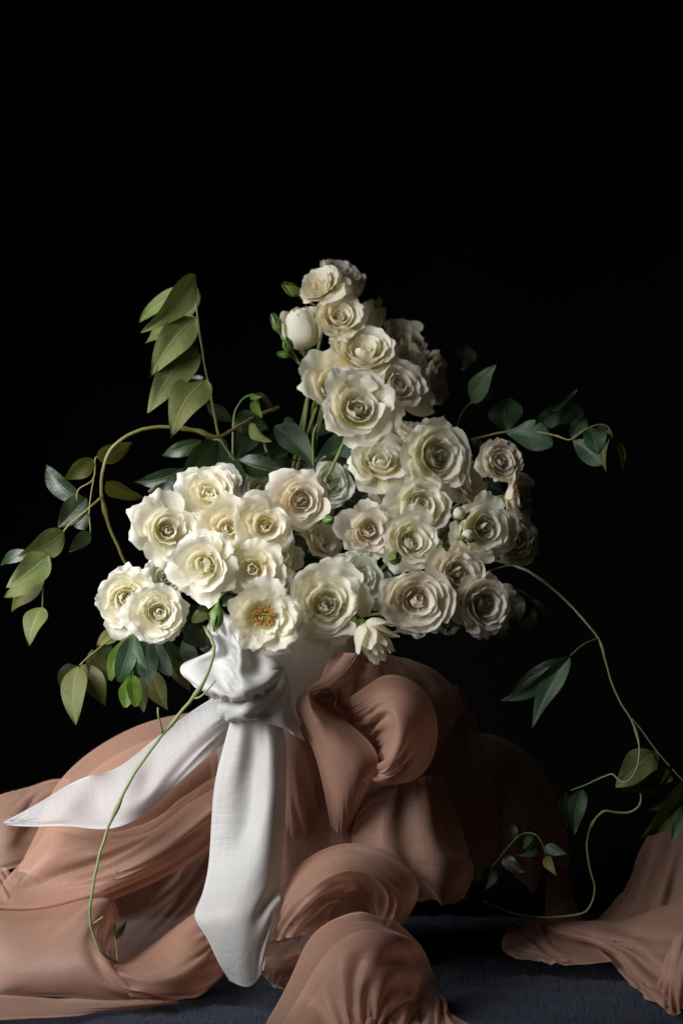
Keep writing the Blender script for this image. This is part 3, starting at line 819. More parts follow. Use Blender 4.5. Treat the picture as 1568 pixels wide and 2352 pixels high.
CLOTH = [
 # far left, thrown back on the table
 [[(-40,1840,8),(20,1820,8),(70,1803,9),(118,1788,9),(160,1790,9)], [(-40,1880,4),(20,1862,3),(70,1850,5),(115,1838,6),(160,1835,7)], [(-40,1950,2),(20,1930,1),(60,1915,3),(110,1900,4),(160,1890,5)], [(-40,2020,0),(20,2000,0),(60,1985,1),(110,1970,2),(160,1950,4)]],
 # small pink fold at the left margin
 [[(-25,1985,-4),(15,1998,-6),(42,2030,-6.5),(60,2075,-6)], [(-25,2020,-7),(5,2030,-8.5),(28,2055,-9),(52,2088,-9)], [(-25,2065,-8),(5,2072,-9.5),(25,2085,-10),(48,2100,-9.5)]],
 # back drape sweeping from the vase to the left
 [[(580,1634,4),(440,1638,5),(330,1655,6),(250,1690,6),(185,1735,5),(130,1790,4),(105,1840,3),(95,1900,2),(70,1950,1),(45,2000,0)],
  [(580,1660,-1),(440,1685,-1),(330,1722,-2),(260,1765,-2),(190,1815,-2),(145,1865,-2),(130,1920,-2),(105,1970,-2),(85,2010,-3)],
  [(580,1700,-3),(440,1760,-5),(340,1820,-6),(260,1870,-6),(200,1910,-5),(160,1950,-5),(140,1990,-4),(120,2040,-4)],
  [(580,1760,-1),(460,1850,-3),(380,1920,-4),(300,1970,-4),(240,2010,-3),(190,2050,-3),(150,2080,-3)]],
 # dark hollow behind the front swag
 [[(610,1760,1),(520,1850,0),(450,1930,-1),(380,1990,-2),(310,2030,-3),(255,2045,-4)],
  [(620,1860,-2),(530,1930,-6),(465,2000,-6),(395,2050,-2),(330,2090,0),(270,2110,0)],
  [(630,1950,-3),(540,2020,-5),(470,2070,-6),(400,2120,-2),(330,2170,-1),(270,2200,-3)],
  [(640,2060,-7),(540,2120,-8),(480,2160,-8),(400,2195,-6),(330,2220,-6),(270,2235,-9)]],
 # front-left flap
 [[(640,1680,-4),(540,1755,-6),(460,1800,-7),(400,1848,-8),(330,1893,-8),(260,1912,-8),(200,1903,-8),(140,1890,-7),(103,1884,-5)],
  [(640,1712,-6),(545,1785,-9),(470,1836,-10),(410,1888,-11),(340,1932,-11.5),(260,1953,-11.5),(200,1948,-11),(140,1938,-9),(102,1930,-6)],
  [(645,1740,-7),(550,1815,-10.5),(480,1876,-12),(410,1932,-12.8),(340,1978,-12.8),(260,2003,-12.5),(190,2015,-11),(130,2022,-9),(98,2025,-7),(40,2058,-8),(-25,2070,-9)],
  [(650,1760,-5),(555,1842,-7),(485,1912,-9),(410,1963,-11),(330,2010,-12),(250,2042,-12.5),(170,2068,-12.5),(80,2085,-12.5),(-25,2085,-12.5)],
  [(655,1780,-1),(560,1862,-2),(490,1935,-4),(410,1980,-6),(330,2022,-7),(250,2054,-8),(170,2084,-9),(80,2104,-10),(-25,2105,-10)]],
 # big rounded swag at the lower left
 [[(-25,2078,-11),(80,2085,-12),(170,2066,-11.5),(232,2044,-11),(262,2043,-10),(278,2070,-9),(280,2120,-10),(264,2180,-12.5),(252,2213,-15)],
  [(-25,2120,-15),(80,2125,-15),(160,2108,-15.5),(212,2085,-15.5),(240,2105,-14.5),(244,2160,-15),(240,2200,-17),(252,2225,-18.5)],
  [(-25,2190,-17),(60,2180,-18),(130,2158,-18.5),(180,2145,-18.8),(208,2172,-18.6),(225,2215,-19.5),(260,2250,-20.5)],
  [(-25,2262,-18),(60,2250,-19.5),(130,2235,-20.5),(180,2235,-21),(220,2255,-21.3),(270,2275,-21.7),(330,2290,-21)],
  [(-25,2292,-17),(60,2287,-18.5),(130,2287,-19.5),(190,2294,-20),(240,2300,-20.5),(300,2305,-20.5),(360,2302,-19.5)]],
 # the lip that curls up towards the ribbon
 [[(252,2212,-11),(300,2202,-8),(350,2168,-7),(410,2122,-7),(447,2098,-9)],
  [(250,2214,-17),(300,2211,-17.5),(350,2186,-16.5),(405,2138,-15.5),(447,2101,-14.5)],
  [(255,2228,-19.5),(310,2236,-20.5),(370,2220,-20),(430,2180,-18.8),(475,2140,-16.5)],
  [(275,2260,-21),(330,2268,-22),(395,2258,-21.7),(455,2225,-20.5),(500,2180,-17)],
  [(310,2290,-21),(360,2297,-21.3),(420,2290,-20.8),(475,2265,-19),(518,2205,-16)],
  [(330,2297,-18),(380,2300,-18),(430,2293,-17),(478,2274,-15),(530,2225,-12)]],
 # bottom strip under the swag
 [[(-25,2282,-19),(100,2292,-20),(200,2300,-21),(340,2300,-21)], [(-25,2312,-22),(80,2318,-23),(150,2312,-22.3),(230,2316,-22.8),(310,2308,-22),(405,2300,-20.5)], [(-25,2346,-23.5),(80,2337,-22.8),(150,2338,-22.8),(240,2324,-22),(320,2318,-21.5),(410,2302,-20.5)]],
 # behind the right loop, coming off the vase
 [[(780,1502,-9.6),(830,1503,-9.8),(880,1500,-6.5),(940,1515,-2)], [(735,1560,-9.8),(830,1550,-10.5),(920,1540,-8),(1010,1545,-2)],
  [(715,1640,-9.5),(830,1640,-11),(950,1620,-9),(1068,1605,-3)], [(715,1720,-9),(840,1740,-10),(960,1720,-9),(1040,1665,-4)], [(730,1800,-7),(840,1830,-8),(960,1810,-8),(1030,1770,-4)]],
 # dark right-hand drapes
 [[(960,1580,-3),(1030,1565,-2),(1069,1604,-1)], [(980,1700,-5),(1045,1680,-4),(1098,1690,-1)], [(1010,1800,-5),(1080,1800,-4),(1135,1810,0)], [(1050,1920,-4),(1110,1930,-2),(1152,1930,1)], [(1060,2020,-2),(1110,2020,-1),(1150,2020,1)]],
 [[(1070,1680,6),(1160,1690,6),(1220,1740,6),(1270,1820,6),(1300,1900,7),(1310,2000,7)], [(1090,1790,2),(1150,1800,1),(1200,1850,1),(1230,1900,2),(1250,1980,3)], [(1100,1950,2),(1150,1980,0),(1190,2020,0),(1230,2060,0)]],
 # upright folds between ribbon and swirl
 [[(620,1650,-10),(680,1655,-12),(715,1680,-12),(745,1700,-10)], [(630,1720,-10),(678,1725,-14),(712,1745,-13.5),(735,1765,-10.5),(765,1780,-10)],
  [(640,1800,-10),(676,1805,-13.5),(703,1815,-12.5),(722,1830,-10),(765,1850,-10)], [(645,1870,-10),(668,1875,-12.5),(690,1885,-11.5),(712,1900,-9.5),(780,1920,-10)],
  [(645,1940,-10),(660,1945,-11.5),(680,1955,-10),(720,1970,-9.5),(800,1980,-10)], [(638,2020,-10),(660,2020,-11),(690,2030,-10),(740,2040,-9.5),(820,2050,-10)]],
 # inner layer wrapped round the vase foot
 [[(600,1700,-11),(700,1690,-10.5),(800,1700,-10.5),(900,1720,-6)], [(600,1850,-12),(690,1850,-10.5),(800,1860,-10.5),(900,1870,-7)], [(600,2000,-13),(690,2010,-11),(800,2010,-11),(900,2010,-8)], [(590,2120,-14),(690,2130,-13),(800,2130,-12.5),(900,2130,-9)]],
 # right middle panel
 [[(850,1795,-9),(920,1795,-10.5),(980,1785,-10),(1020,1785,-7)], [(830,1832,-10),(890,1846,-13),(930,1850,-11.5),(985,1850,-12.5),(1045,1850,-8)],
  [(815,1885,-10),(880,1903,-13.5),(925,1908,-11.8),(990,1912,-13),(1065,1920,-8.5)], [(800,1932,-10),(875,1958,-14),(930,1965,-12.2),(1005,1970,-13.5),(1080,1970,-9)],
  [(830,1985,-9.5),(900,2005,-13),(950,2012,-12),(1015,2020,-13),(1087,2015,-9)], [(900,2045,-9),(950,2060,-11.5),(990,2066,-11),(1030,2074,-11),(1060,2073,-8)]],
 # loop rolled open like a calla: outer edge, lip, bowl
 [[(762,1627,-10.5),(800,1606,-11.5),(846,1573,-13),(882,1550,-14),(930,1552,-14.5),(982,1592,-15),(1005,1645,-15),(1003,1715,-15),(975,1785,-14),(925,1800,-14.5),(858,1803,-15),(832,1794,-14)],
  [(782,1636,-10.5),(825,1622,-13),(862,1600,-16),(895,1592,-17.5),(932,1602,-18),(962,1638,-18),(964,1690,-17.5),(945,1745,-17),(908,1782,-17),(872,1792,-17),(848,1786,-15)],
  [(798,1652,-10),(835,1648,-12),(862,1642,-15.5),(885,1642,-18),(904,1658,-19),(911,1690,-19),(904,1730,-19),(890,1762,-18.5),(873,1778,-17),(858,1774,-13)],
  [(815,1674,-9.8),(838,1676,-10),(852,1684,-10.5),(862,1695,-11.5),(868,1710,-12),(870,1730,-12),(868,1748,-11.5),(860,1760,-10.5)]],
 # swirl and the flute that falls from it
 [[(795,1498,-9.8),(815,1508,-10.4),(838,1530,-9.6)], [(765,1540,-10.8),(785,1560,-12),(803,1582,-10.5)], [(725,1568,-12.5),(745,1578,-13.5),(768,1586,-12)],
  [(692,1588,-13.5),(714,1586,-15.5),(740,1583,-13)], [(678,1620,-14),(696,1616,-16.5),(718,1606,-16),(730,1600,-10)], [(690,1660,-14),(714,1655,-17),(738,1642,-17),(752,1628,-11)],
  [(712,1705,-14),(742,1705,-17),(790,1692,-17.5),(825,1678,-14)], [(732,1760,-14),(768,1765,-16.8),(825,1750,-18),(868,1735,-16)],
  [(745,1820,-13),(778,1825,-15.5),(820,1810,-16.5),(858,1780,-15)], [(755,1870,-12),(775,1875,-13.5),(803,1867,-14),(827,1845,-12)], [(762,1903,-11),(774,1914,-11.5),(788,1913,-11.5),(800,1898,-10)]],
 # the inner curl of the swirl
 [[(728,1618,-11),(730,1592,-12.5),(745,1578,-13.5),(766,1586,-14),(776,1606,-14),(768,1622,-13),(800,1640,-12)],
  [(738,1622,-7),(738,1597,-8),(748,1586,-9),(762,1594,-10),(768,1608,-10),(764,1624,-9),(800,1650,-9)],
  [(750,1632,-4),(746,1606,-4),(752,1596,-5),(758,1602,-6),(762,1612,-6),(762,1630,-6),(800,1660,-7)]],
 # front poof, upper: an arched roll over a hollow
 [[(590,2188,-17),(625,2085,-16),(690,1980,-14),(780,1937,-14),(870,1948,-14),(945,2000,-13),(967,2045,-13),(930,2118,-13)],
  [(620,2165,-19),(660,2070,-20),(715,2003,-19),(785,1966,-19),(862,1982,-18.5),(928,2030,-17.5),(938,2068,-16.5),(905,2125,-15)],
  [(660,2150,-21),(695,2080,-22),(742,2033,-21.5),(792,2005,-20.5),(848,2016,-19.5),(893,2052,-18.5),(902,2085,-17),(888,2135,-15.5)],
  [(735,2135,-20.5),(758,2095,-20),(780,2065,-19),(803,2046,-17),(832,2048,-15.5),(855,2068,-15),(864,2100,-14.5),(868,2142,-14)]],
 # crumpled bit at the ribbon's tip
 [[(580,2180,-16),(630,2162,-18),(690,2148,-17)], [(590,2212,-17),(630,2203,-20),(688,2188,-19)], [(600,2238,-16),(635,2245,-18.5),(678,2228,-18)], [(622,2256,-15),(645,2263,-16),(662,2255,-16)]],
 # front poof, lower: draped like over a knee
 [[(608,2370,-24),(640,2300,-23),(683,2215,-22),(702,2145,-20.5),(770,2112,-22),(850,2106,-22.5),(920,2130,-20),(985,2195,-16),(1005,2260,-14.5),(1030,2330,-18),(1068,2354,-23)],
  [(680,2372,-27),(700,2300,-26),(730,2220,-26),(758,2172,-25.5),(800,2148,-26),(852,2146,-26),(902,2170,-24.5),(948,2228,-22),(972,2290,-21),(988,2340,-23),(1005,2372,-25)],
  [(760,2378,-28.5),(770,2320,-28),(785,2268,-28),(805,2228,-27.5),(830,2210,-27.5),(856,2210,-27.5),(884,2232,-27),(910,2275,-26),(925,2320,-26),(938,2378,-27.5)],
  [(800,2385,-29),(806,2345,-29),(815,2305,-28.6),(828,2278,-28.4),(845,2270,-28.3),(862,2278,-28.3),(876,2305,-28.2),(884,2345,-28.4),(892,2385,-28.8)],
  [(838,2390,-29.3),(839,2372,-29.3),(841,2358,-29),(844,2348,-29),(848,2345,-29),(852,2348,-29),(855,2358,-29),(857,2372,-29),(858,2390,-29.2)]],
 # right corner
 [[(1600,1800,8),(1535,1832,8),(1490,1915,8),(1455,2005,6),(1410,2080,4),(1360,2125,3)], [(1600,1870,4),(1545,1900,5),(1505,1970,4),(1472,2040,4),(1425,2095,2),(1375,2132,1)],
  [(1600,1960,0),(1552,1980,1),(1518,2030,0),(1488,2075,0),(1440,2115,-1),(1395,2140,-1)], [(1600,2085,-3),(1560,2095,-2),(1525,2110,-2),(1490,2125,-2),(1450,2140,-2),(1415,2150,-2)]],
 [[(1255,2110,2),(1300,2117,0),(1370,2113,-2),(1420,2117,-3),(1480,2095,-3),(1595,2052,-3)],
  [(1258,2125,-1),(1300,2133,-4),(1365,2127,-6),(1420,2137,-6),(1490,2128,-9),(1595,2105,-10)],
  [(1264,2138,-2),(1300,2153,-5),(1350,2152,-7),(1410,2158,-8),(1490,2175,-11),(1595,2180,-13)],
  [(1270,2148,-1),(1310,2168,-4),(1345,2172,-5),(1390,2170,-7),(1440,2200,-9),(1500,2240,-13),(1595,2260,-16)],
  [(1275,2150,2),(1320,2176,-1),(1376,2168,-3),(1432,2193,-6),(1460,2250,-11),(1500,2300,-15),(1595,2340,-18)]],
 [[(1600,2120,-13),(1560,2150,-15),(1530,2195,-15),(1512,2245,-15),(1500,2290,-15)], [(1600,2190,-17),(1572,2210,-18),(1550,2245,-18),(1535,2280,-17.5),(1520,2310,-17)], [(1600,2270,-19),(1585,2285,-19.5),(1570,2305,-19.5),(1558,2325,-19.5),(1545,2338,-19)]],
 [[(1262,1955,9),(1280,1950,8),(1295,1965,8)], [(1252,2040,6),(1285,2035,5),(1315,2050,6)], [(1250,2100,3),(1290,2100,2),(1335,2108,3)], [(1262,2150,0),(1300,2160,-1),(1345,2160,-1)]],
 # shadowed stretch of cloth running to the right corner
 [[(1185,2128,0),(1230,2112,2),(1270,2116,2),(1310,2112,2)], [(1158,2152,-3),(1215,2146,-2),(1270,2160,-4),(1340,2152,-3)], [(1150,2182,-6),(1215,2180,-5),(1280,2200,-8),(1390,2192,-8)], [(1190,2203,-8),(1240,2208,-7),(1300,2216,-9),(1405,2208,-9)]],
 # the hollow behind the arched roll
 [[(770,1990,-11),(850,1990,-11),(930,2030,-10)], [(780,2060,-10),(845,2060,-9),(920,2080,-9)], [(780,2130,-11),(850,2140,-10),(900,2150,-10)]],
]

SMOOTH = {20: 0.0012, 0: 0.002, 25: 0.0, 14: 0.0007, 15: 0.0006, 16: 0.0, 17: 0.0010, 18: 0.0006, 19: 0.0010, 5: 0.0006, 6: 0.0005, 21: 0.0005, 13: 0.0008}
INNER = {2: ((0.92, 10, 22, 2.5),), 4: ((0.95, 12, 16, 3.0),), 5: ((0.93, -6, 6, 2.5),), 6: ((0.9, -4, -3, 3.0), (0.8, 12, 0, 5.0)),
         13: ((0.85, 5, -12, 2.5),), 14: ((0.85, 4, 12, 3.0),), 15: ((0.9, 4, 4, 2.0),), 18: ((0.82, 8, 20, 4.0),), 17: ((0.9, -6, 10, 3.0),),
         19: ((0.88, 10, 20, 3.0), (0.72, -10, 55, 5.0)), 21: ((0.9, 0, 10, 2.5),), 8: ((0.9, 5, 10, 2.0),)}
FLAT = {9: 0.6, 13: 0.7, 14: 0.55, 15: 0.45, 16: 0.0, 17: 0.6, 18: 0.6, 19: 0.6, 8: 0.6, 20: 0.9, 21: 0.7, 22: 0.6, 5: 0.7, 6: 0.7}
PULL = {14: 0.03, 15: 0.03, 17: 0.02, 19: 0.02}
HOLD = {14: 0.08, 15: 0.05, 17: 0.08, 19: 0.08, 13: 0.02, 20: 0.02, 21: 0.02}
SHEER = {0, 1, 2, 3, 4, 5, 6, 7, 14, 17, 18, 19}
ALONG = {20, 22, 14, 17, 19, 0, 1, 2, 3, 4, 5, 6, 7, 10, 22, 23}

def build_cloth():
    root = empty('draped_cloth', P(700, 2200, -8), 'long blush pink sheer silk cloth heaped in folds around the vase', 'cloth')
    for i, rows in enumerate(CLOTH):
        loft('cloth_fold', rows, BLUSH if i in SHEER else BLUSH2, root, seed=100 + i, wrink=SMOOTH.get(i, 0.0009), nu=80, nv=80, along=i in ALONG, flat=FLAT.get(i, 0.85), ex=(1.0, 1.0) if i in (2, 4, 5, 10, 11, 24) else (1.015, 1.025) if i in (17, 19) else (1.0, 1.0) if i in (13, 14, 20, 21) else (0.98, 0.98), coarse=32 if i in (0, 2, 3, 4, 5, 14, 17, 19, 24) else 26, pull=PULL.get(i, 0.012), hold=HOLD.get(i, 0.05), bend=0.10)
        for (s, dx, dy, dd) in INNER.get(i, ()):
            # the cloth doubles back behind itself: its inner layer shows through
            fl = [p for r in rows for p in r]
            cx = sum(p[0] for p in fl) / len(fl); cy = sum(p[1] for p in fl) / len(fl)
            loft('cloth_fold', [[(cx + (p[0] - cx) * s + dx, cy + (p[1] - cy) * s + dy, p[2] + dd) for p in r] for r in rows],
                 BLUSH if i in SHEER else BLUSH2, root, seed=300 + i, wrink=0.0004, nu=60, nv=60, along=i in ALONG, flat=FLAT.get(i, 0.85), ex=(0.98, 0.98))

build_cloth()

def build_ribbon():
    root = empty('ribbon', P(570, 1620, -15), 'wide white silk ribbon tied in a bow on the vase, tails trailing', 'ribbon')
    loft('tail', [
        [(510,1598,-12),(450,1630,-11),(370,1680,-9),(310,1730,-9),(270,1768,-10),(215,1783,-12.5),(160,1800,-11.5),(90,1845,-11),(12,1887,-12)],
        [(520,1630,-13.5),(460,1668,-13.5),(400,1710,-12),(340,1760,-12),(285,1806,-14.5),(220,1820,-13),(150,1845,-14.5),(85,1868,-13),(13,1890,-12)],
        [(528,1660,-13),(480,1700,-13.5),(430,1740,-13),(370,1800,-14.5),(300,1857,-16.5),(220,1868,-14),(150,1878,-15.5),(85,1886,-14),(14,1892,-12)],
        [(534,1690,-12),(490,1722,-13),(440,1765,-13.5),(380,1827,-14),(330,1877,-15),(277,1915,-16.5),(268,1916,-16.5),(215,1906,-15.5),(150,1893,-15),(85,1899,-14),(15,1894,-12)],
        ], SILK_SHEER, root, nu=90, nv=40, seed=5, flat=0.55, wrink=0.0010, along=True)
    loft('tail', [
        [(535,1635,-15),(565,1635,-16),(600,1635,-16),(640,1645,-14.5)],
        [(512,1720,-15),(548,1720,-16.2),(582,1720,-15.2),(622,1720,-16.8),(657,1700,-15)],
        [(492,1800,-15.2),(538,1800,-16),(578,1800,-15.4),(620,1800,-17),(658,1780,-15.2)],
        [(485,1890,-15.6),(533,1890,-16.2),(573,1890,-16.2),(617,1890,-17.5),(655,1870,-15.4)],
        [(479,1990,-16.5),(528,1985,-17.4),(572,1980,-18),(615,1975,-18),(647,1980,-15.8)],
        [(462,2060,-18),(520,2050,-19.4),(568,2040,-20),(610,2040,-19.2),(643,2045,-17)],
        [(443,2103,-19.5),(500,2100,-21.2),(560,2095,-21.8),(605,2080,-20.5),(640,2064,-18.8)],
        [(475,2150,-20.3),(520,2150,-21.6),(565,2145,-22),(605,2135,-21.2),(626,2120,-20.3)],
        [(502,2212,-20.5),(535,2210,-21.3),(565,2205,-21.5),(592,2198,-21.2),(611,2185,-20.8)],
        [(527,2250,-20.2),(550,2263,-20.5),(572,2267,-20.6),(590,2252,-20.6),(604,2222,-20.8)],
        ], SILK, root, nu=60, nv=90, seed=6, wrink=0.0005, flat=0.2, ex=(1.0, 1.0), hold=0.35, pull=0.03)
    loft('loop', [
        [(555,1600,-14),(600,1590,-14.5),(632,1560,-13.5),(640,1500,-12)],
        [(540,1604,-16),(600,1597,-16),(640,1575,-14.5),(657,1540,-12)],
        [(510,1609,-15),(560,1613,-19),(610,1608,-17.5),(650,1592,-15.5),(668,1580,-12)],
        [(498,1625,-15),(550,1630,-20.5),(600,1632,-18),(650,1632,-16.5),(672,1630,-13)],
        [(505,1645,-15),(550,1650,-20),(598,1650,-17.5),(648,1665,-17.5),(686,1668,-14)],
        [(520,1656,-14),(555,1656,-17),(600,1645,-16),(640,1665,-16),(680,1690,-16.5),(698,1701,-15)],
        ], SILK, root, nu=60, nv=50, seed=7, wrink=0.0004, flat=0.2, ex=(1.0, 1.0), hold=0.35, pull=0.03)
    loft('loop', [
        [(488,1412,-12),(505,1408,-13),(525,1412,-13),(545,1430,-13)],
        [(474,1450,-13),(495,1445,-16),(520,1450,-15),(550,1458,-18),(575,1465,-16)],
        [(490,1492,-12),(502,1490,-16),(525,1492,-14),(550,1490,-19),(578,1492,-15.5),(610,1490,-16.5),(632,1495,-14)],
        [(408,1528,-14),(450,1515,-15),(490,1518,-14),(520,1525,-15.5),(548,1525,-20),(585,1530,-17),(620,1520,-18.5),(651,1532,-17)],
        [(430,1560,-15),(470,1565,-17),(510,1560,-17),(545,1565,-20.5),(590,1562,-19.5),(625,1552,-19),(646,1540,-17)],
        [(470,1590,-16),(510,1598,-19),(550,1602,-21),(590,1592,-19.8),(625,1570,-17.5)],
        [(490,1602,-14),(520,1609,-16.5),(550,1611,-18),(590,1602,-17),(620,1582,-14.5)],
        ], SILK, root, nu=70, nv=60, seed=8, wrink=0.0004, flat=0.45, ex=(1.02, 1.01), hold=0.2, pull=0.03, coarse=34)

build_ribbon()


# ------------------------------------------------------------------ leaves, vines, sprigs
_lr = random.Random(77)

def leaf(parent, b, t, wpx, mat='sage', roll=0.0, bend=0.10, fold=0.18, shape='pt', wave=0.03, pet=True):
    B = np.array(P(*b)); T = np.array(P(*t))
    ax = T - B; Ln = np.linalg.norm(ax); ax /= Ln
    view = np.array([0.0, -1.0, 0.0])
    n = view - ax * np.dot(view, ax); n /= np.linalg.norm(n) + 1e-9
    s = np.cross(ax, n)
    a = math.radians(roll)
    n, s = n * math.cos(a) + s * math.sin(a), s * math.cos(a) - n * math.sin(a)
    W = pxs(wpx, b[2]) * 0.5 / max(0.35, abs(math.cos(a)))
    nu, nv = 9, 16
    v = np.linspace(0, 1, nv); u = np.linspace(-1, 1, nu)
    U, V = np.meshgrid(u, v)
    if shape == 'pt':        # ovate with a drawn-out tip
        w = np.sin(np.pi * np.clip(V, 0, 1) ** 0.78) ** 0.85 * (1 - 0.30 * V) * 1.12
    elif shape == 'ob':      # widest beyond the middle, blunt
        w = np.sin(np.pi * np.clip(0.04 + 0.93 * V, 0, 1) ** 1.35) ** 0.75
    else:                    # elliptic
        w = np.sin(np.pi * np.clip(0.02 + 0.97 * V, 0, 1)) ** 0.75
    w = np.clip(w, 0.012, None)
    ph = _lr.uniform(0, 6.28)
    side = _lr.choice((-1, 1)) * _lr.uniform(0.02, 0.06)
    bend = bend * _lr.uniform(0.6, 1.9)
    tw = math.radians(_lr.uniform(-28, 28)) * V                     # each leaf twists its own way
    fold = fold * _lr.uniform(0.6, 2.2)
    z = bend * Ln * np.sin(np.pi * V * 0.92) - fold * W * (1 - np.abs(U)) * np.sin(np.pi * V) * 1.0
    z = z + wave * W * 4 * np.sin(V * 9 + ph + U * 1.2) * np.abs(U) ** 1.5
    cx = side * Ln * np.sin(np.pi * V)
    z = z - _lr.uniform(0.0, 0.10) * Ln * V ** 3 + U * w * W * np.sin(tw)
    pts = B + ax * (V * Ln)[..., None] + s * (U * w * W * np.cos(tw) + cx)[..., None] + n * z[..., None]
    o = mesh_obj('leaf', pts.reshape(-1, 3), grid_faces(nu, nv), LEAF[mat], parent, np.stack([U, V], axis=-1).reshape(-1, 2))
    return o

def stem(parent, pts, r0, r1, mat=None, knots=(), name='stem', n=None):
    return tube(name, [P(*p) for p in pts], pxs(r0), pxs(r1), mat or STEM, parent, n=n, knots=knots)

# --- tall compound leaf at the upper left
v = empty('vine', P(500, 1000, -3), 'upright compound leaf with drooping pale sage leaflets at upper left', 'vine', 'foliage in the arrangement')
stem(v, [(560,1080,0),(520,1030,-2),(500,992,-3),(489,930,-4),(467,815,-5),(453,720,-5),(448,632,-5)], 3.6, 2.2, STEM_WARM, knots=((0.45,0.5),(0.72,0.4)))
leaf(v, (446,664,-3), (312,738,1), 40, 'sage', 20, 0.10)
leaf(v, (448,630,-5), (320,764,-8), 58, 'sage', -28, 0.14)
leaf(v, (455,664,-4), (372,748,-4), 60, 'olive', 25, 0.06)
leaf(v, (449,728,-5), (333,790,0), 50, 'sage', 15)
leaf(v, (448,728,-6), (346,864,-9), 76, 'sage', -10, 0.08)
leaf(v, (453,796,-6), (343,946,-9), 80, 'sage', -12, 0.10)
leaf(v, (468,866,-4), (386,928,0), 40, 'dark', 20)
leaf(v, (473,872,-6), (392,1004,-10), 86, 'sage', 6, 0.10)

# --- long arching vine at the left
v = empty('vine', P(480, 990, -3), 'long vine arching down the left side with spaced sage leaves', 'vine', 'foliage in the arrangement')
stem(v, [(640,935,2),(580,960,0),(530,990,-2),(500,1004,-3),(455,990,-4),(400,981,-5),(335,984,-6),(275,1012,-7),(242,1055,-7),(233,1120,-7),(243,1185,-6),(268,1250,-5),(300,1318,-3)], 4.6, 3.6, STEM_WARM, knots=((0.30,0.7),(0.36,0.6),(0.78,0.8)))
stem(v, [(235,1140,-7),(190,1180,-8),(150,1215,-8.5),(120,1270,-9),(101,1330,-9),(97,1395,-9)], 2.8, 1.6, STEM_WARM)
stem(v, [(232,1055,-7),(219,1052,-7.5),(214,1100,-8),(180,1125,-8),(176,1150,-8)], 2.0, 1.5, STEM_WARM)
stem(v, [(215,1100,-8),(205,1170,-8),(208,1225,-8)], 1.6, 1.3, STEM_WARM)
leaf(v, (221,1050,-6), (306,1017,-3), 46, 'olive', 25, 0.08)
leaf(v, (216,1056,-8), (146,1102,-8), 46, 'olive', -20, 0.10)
leaf(v, (182,1150,-7), (106,1066,-5), 46, 'dark', -25, 0.12)
leaf(v, (244,1108,-5), (330,1150,0), 42, 'olive', 35, 0.05)
leaf(v, (200,1145,-7), (132,1212,-8), 66, 'dark', 10)
leaf(v, (208,1185,-6), (170,1210,-5), 40, 'dark', 30)
leaf(v, (148,1222,-9), (40,1278,-10), 66, 'sage', -14, 0.12)
leaf(v, (70,1272,-7), (0,1300,-5), 30, 'dark', 20)
leaf(v, (112,1276,-10), (14,1350,-12), 70, 'sage', -12, 0.10)
leaf(v, (103,1328,-9), (8,1370,-9), 42, 'sage', 25, 0.10)
leaf(v, (100,1345,-8), (22,1405,-6), 40, 'olive', 20)
leaf(v, (98,1394,-10), (68,1484,-11), 56, 'sage', 14, 0.12)
leaf(v, (207,1222,-8), (158,1268,-8), 36, 'dark', -20, 0.16)

# --- dark leaves fanned out above the left roses
v = empty('leaf_sprig', P(520, 1060, 0), 'glossy dark green leaves fanned out above the leftmost roses', 'leaves', 'foliage in the arrangement')
stem(v, [(600,1120,2),(540,1060,1),(505,1012,0),(470,1020,0)], 3.2, 2.2, STEM)
leaf(v, (500,1012,-1), (408,1148,-6), 60, 'dark', -10, 0.06)
leaf(v, (470,1018,0), (368,1050,1), 36, 'dark', -20)
leaf(v, (420,1082,-1), (308,1106,0), 42, 'dark', -10, 0.08)
leaf(v, (440,1075,-1), (352,1160,-2), 42, 'dark', 20)
leaf(v, (395,1135,-1), (303,1182,-1), 36, 'dark', 15)
leaf(v, (385,1165,0), (300,1162,1), 22, 'dark', 10)

# --- five-fingered leaves above the middle
v = empty('leaf_sprig', P(545, 1070, 1), 'young vine shoot with hooked tip and five-fingered dark leaves', 'leaves', 'foliage in the arrangement')
stem(v, [(545,1140,2),(540,1080,0),(535,1040,-1),(535,985,-1),(540,945,-1),(557,917,-1),(575,908,-1),(590,914,-1)], 2.6, 1.8, STEM_PALE)
leaf(v, (575,908,-1), (632,938,-1), 34, 'dark', -20, 0.14)
leaf(v, (588,910,-1), (604,962,-3), 26, 'lime', 30)
leaf(v, (572,908,-2), (600,912,-4), 14, 'lime', 10)
leaf(v, (532,968,0), (474,924,-1), 34, 'dark', -30, 0.15, shape='el')
leaf(v, (535,962,0), (616,985,0), 54, 'dark', 10, 0.06)
leaf(v, (572,975,-2), (622,1015,-3), 30, 'sage', 35, 0.12)
leaf(v, (540,1056,-1), (548,1142,-5), 58, 'dark', 6, 0.06, shape='ob')
leaf(v, (541,1054,-1), (642,1084,-3), 60, 'dark', -14, 0.08, shape='ob')
leaf(v, (541,1054,0), (592,975,2), 58, 'dark', 10, shape='ob')
leaf(v, (542,1052,0), (655,1010,4), 50, 'dark', -20, shape='ob')
leaf(v, (538,1054,0), (500,1080,3), 44, 'dark', 20, shape='ob')
stem(v, [(600,1000,1),(615,1045,1),(628,1090,2)], 3.0, 3.4, STEM_PALE)

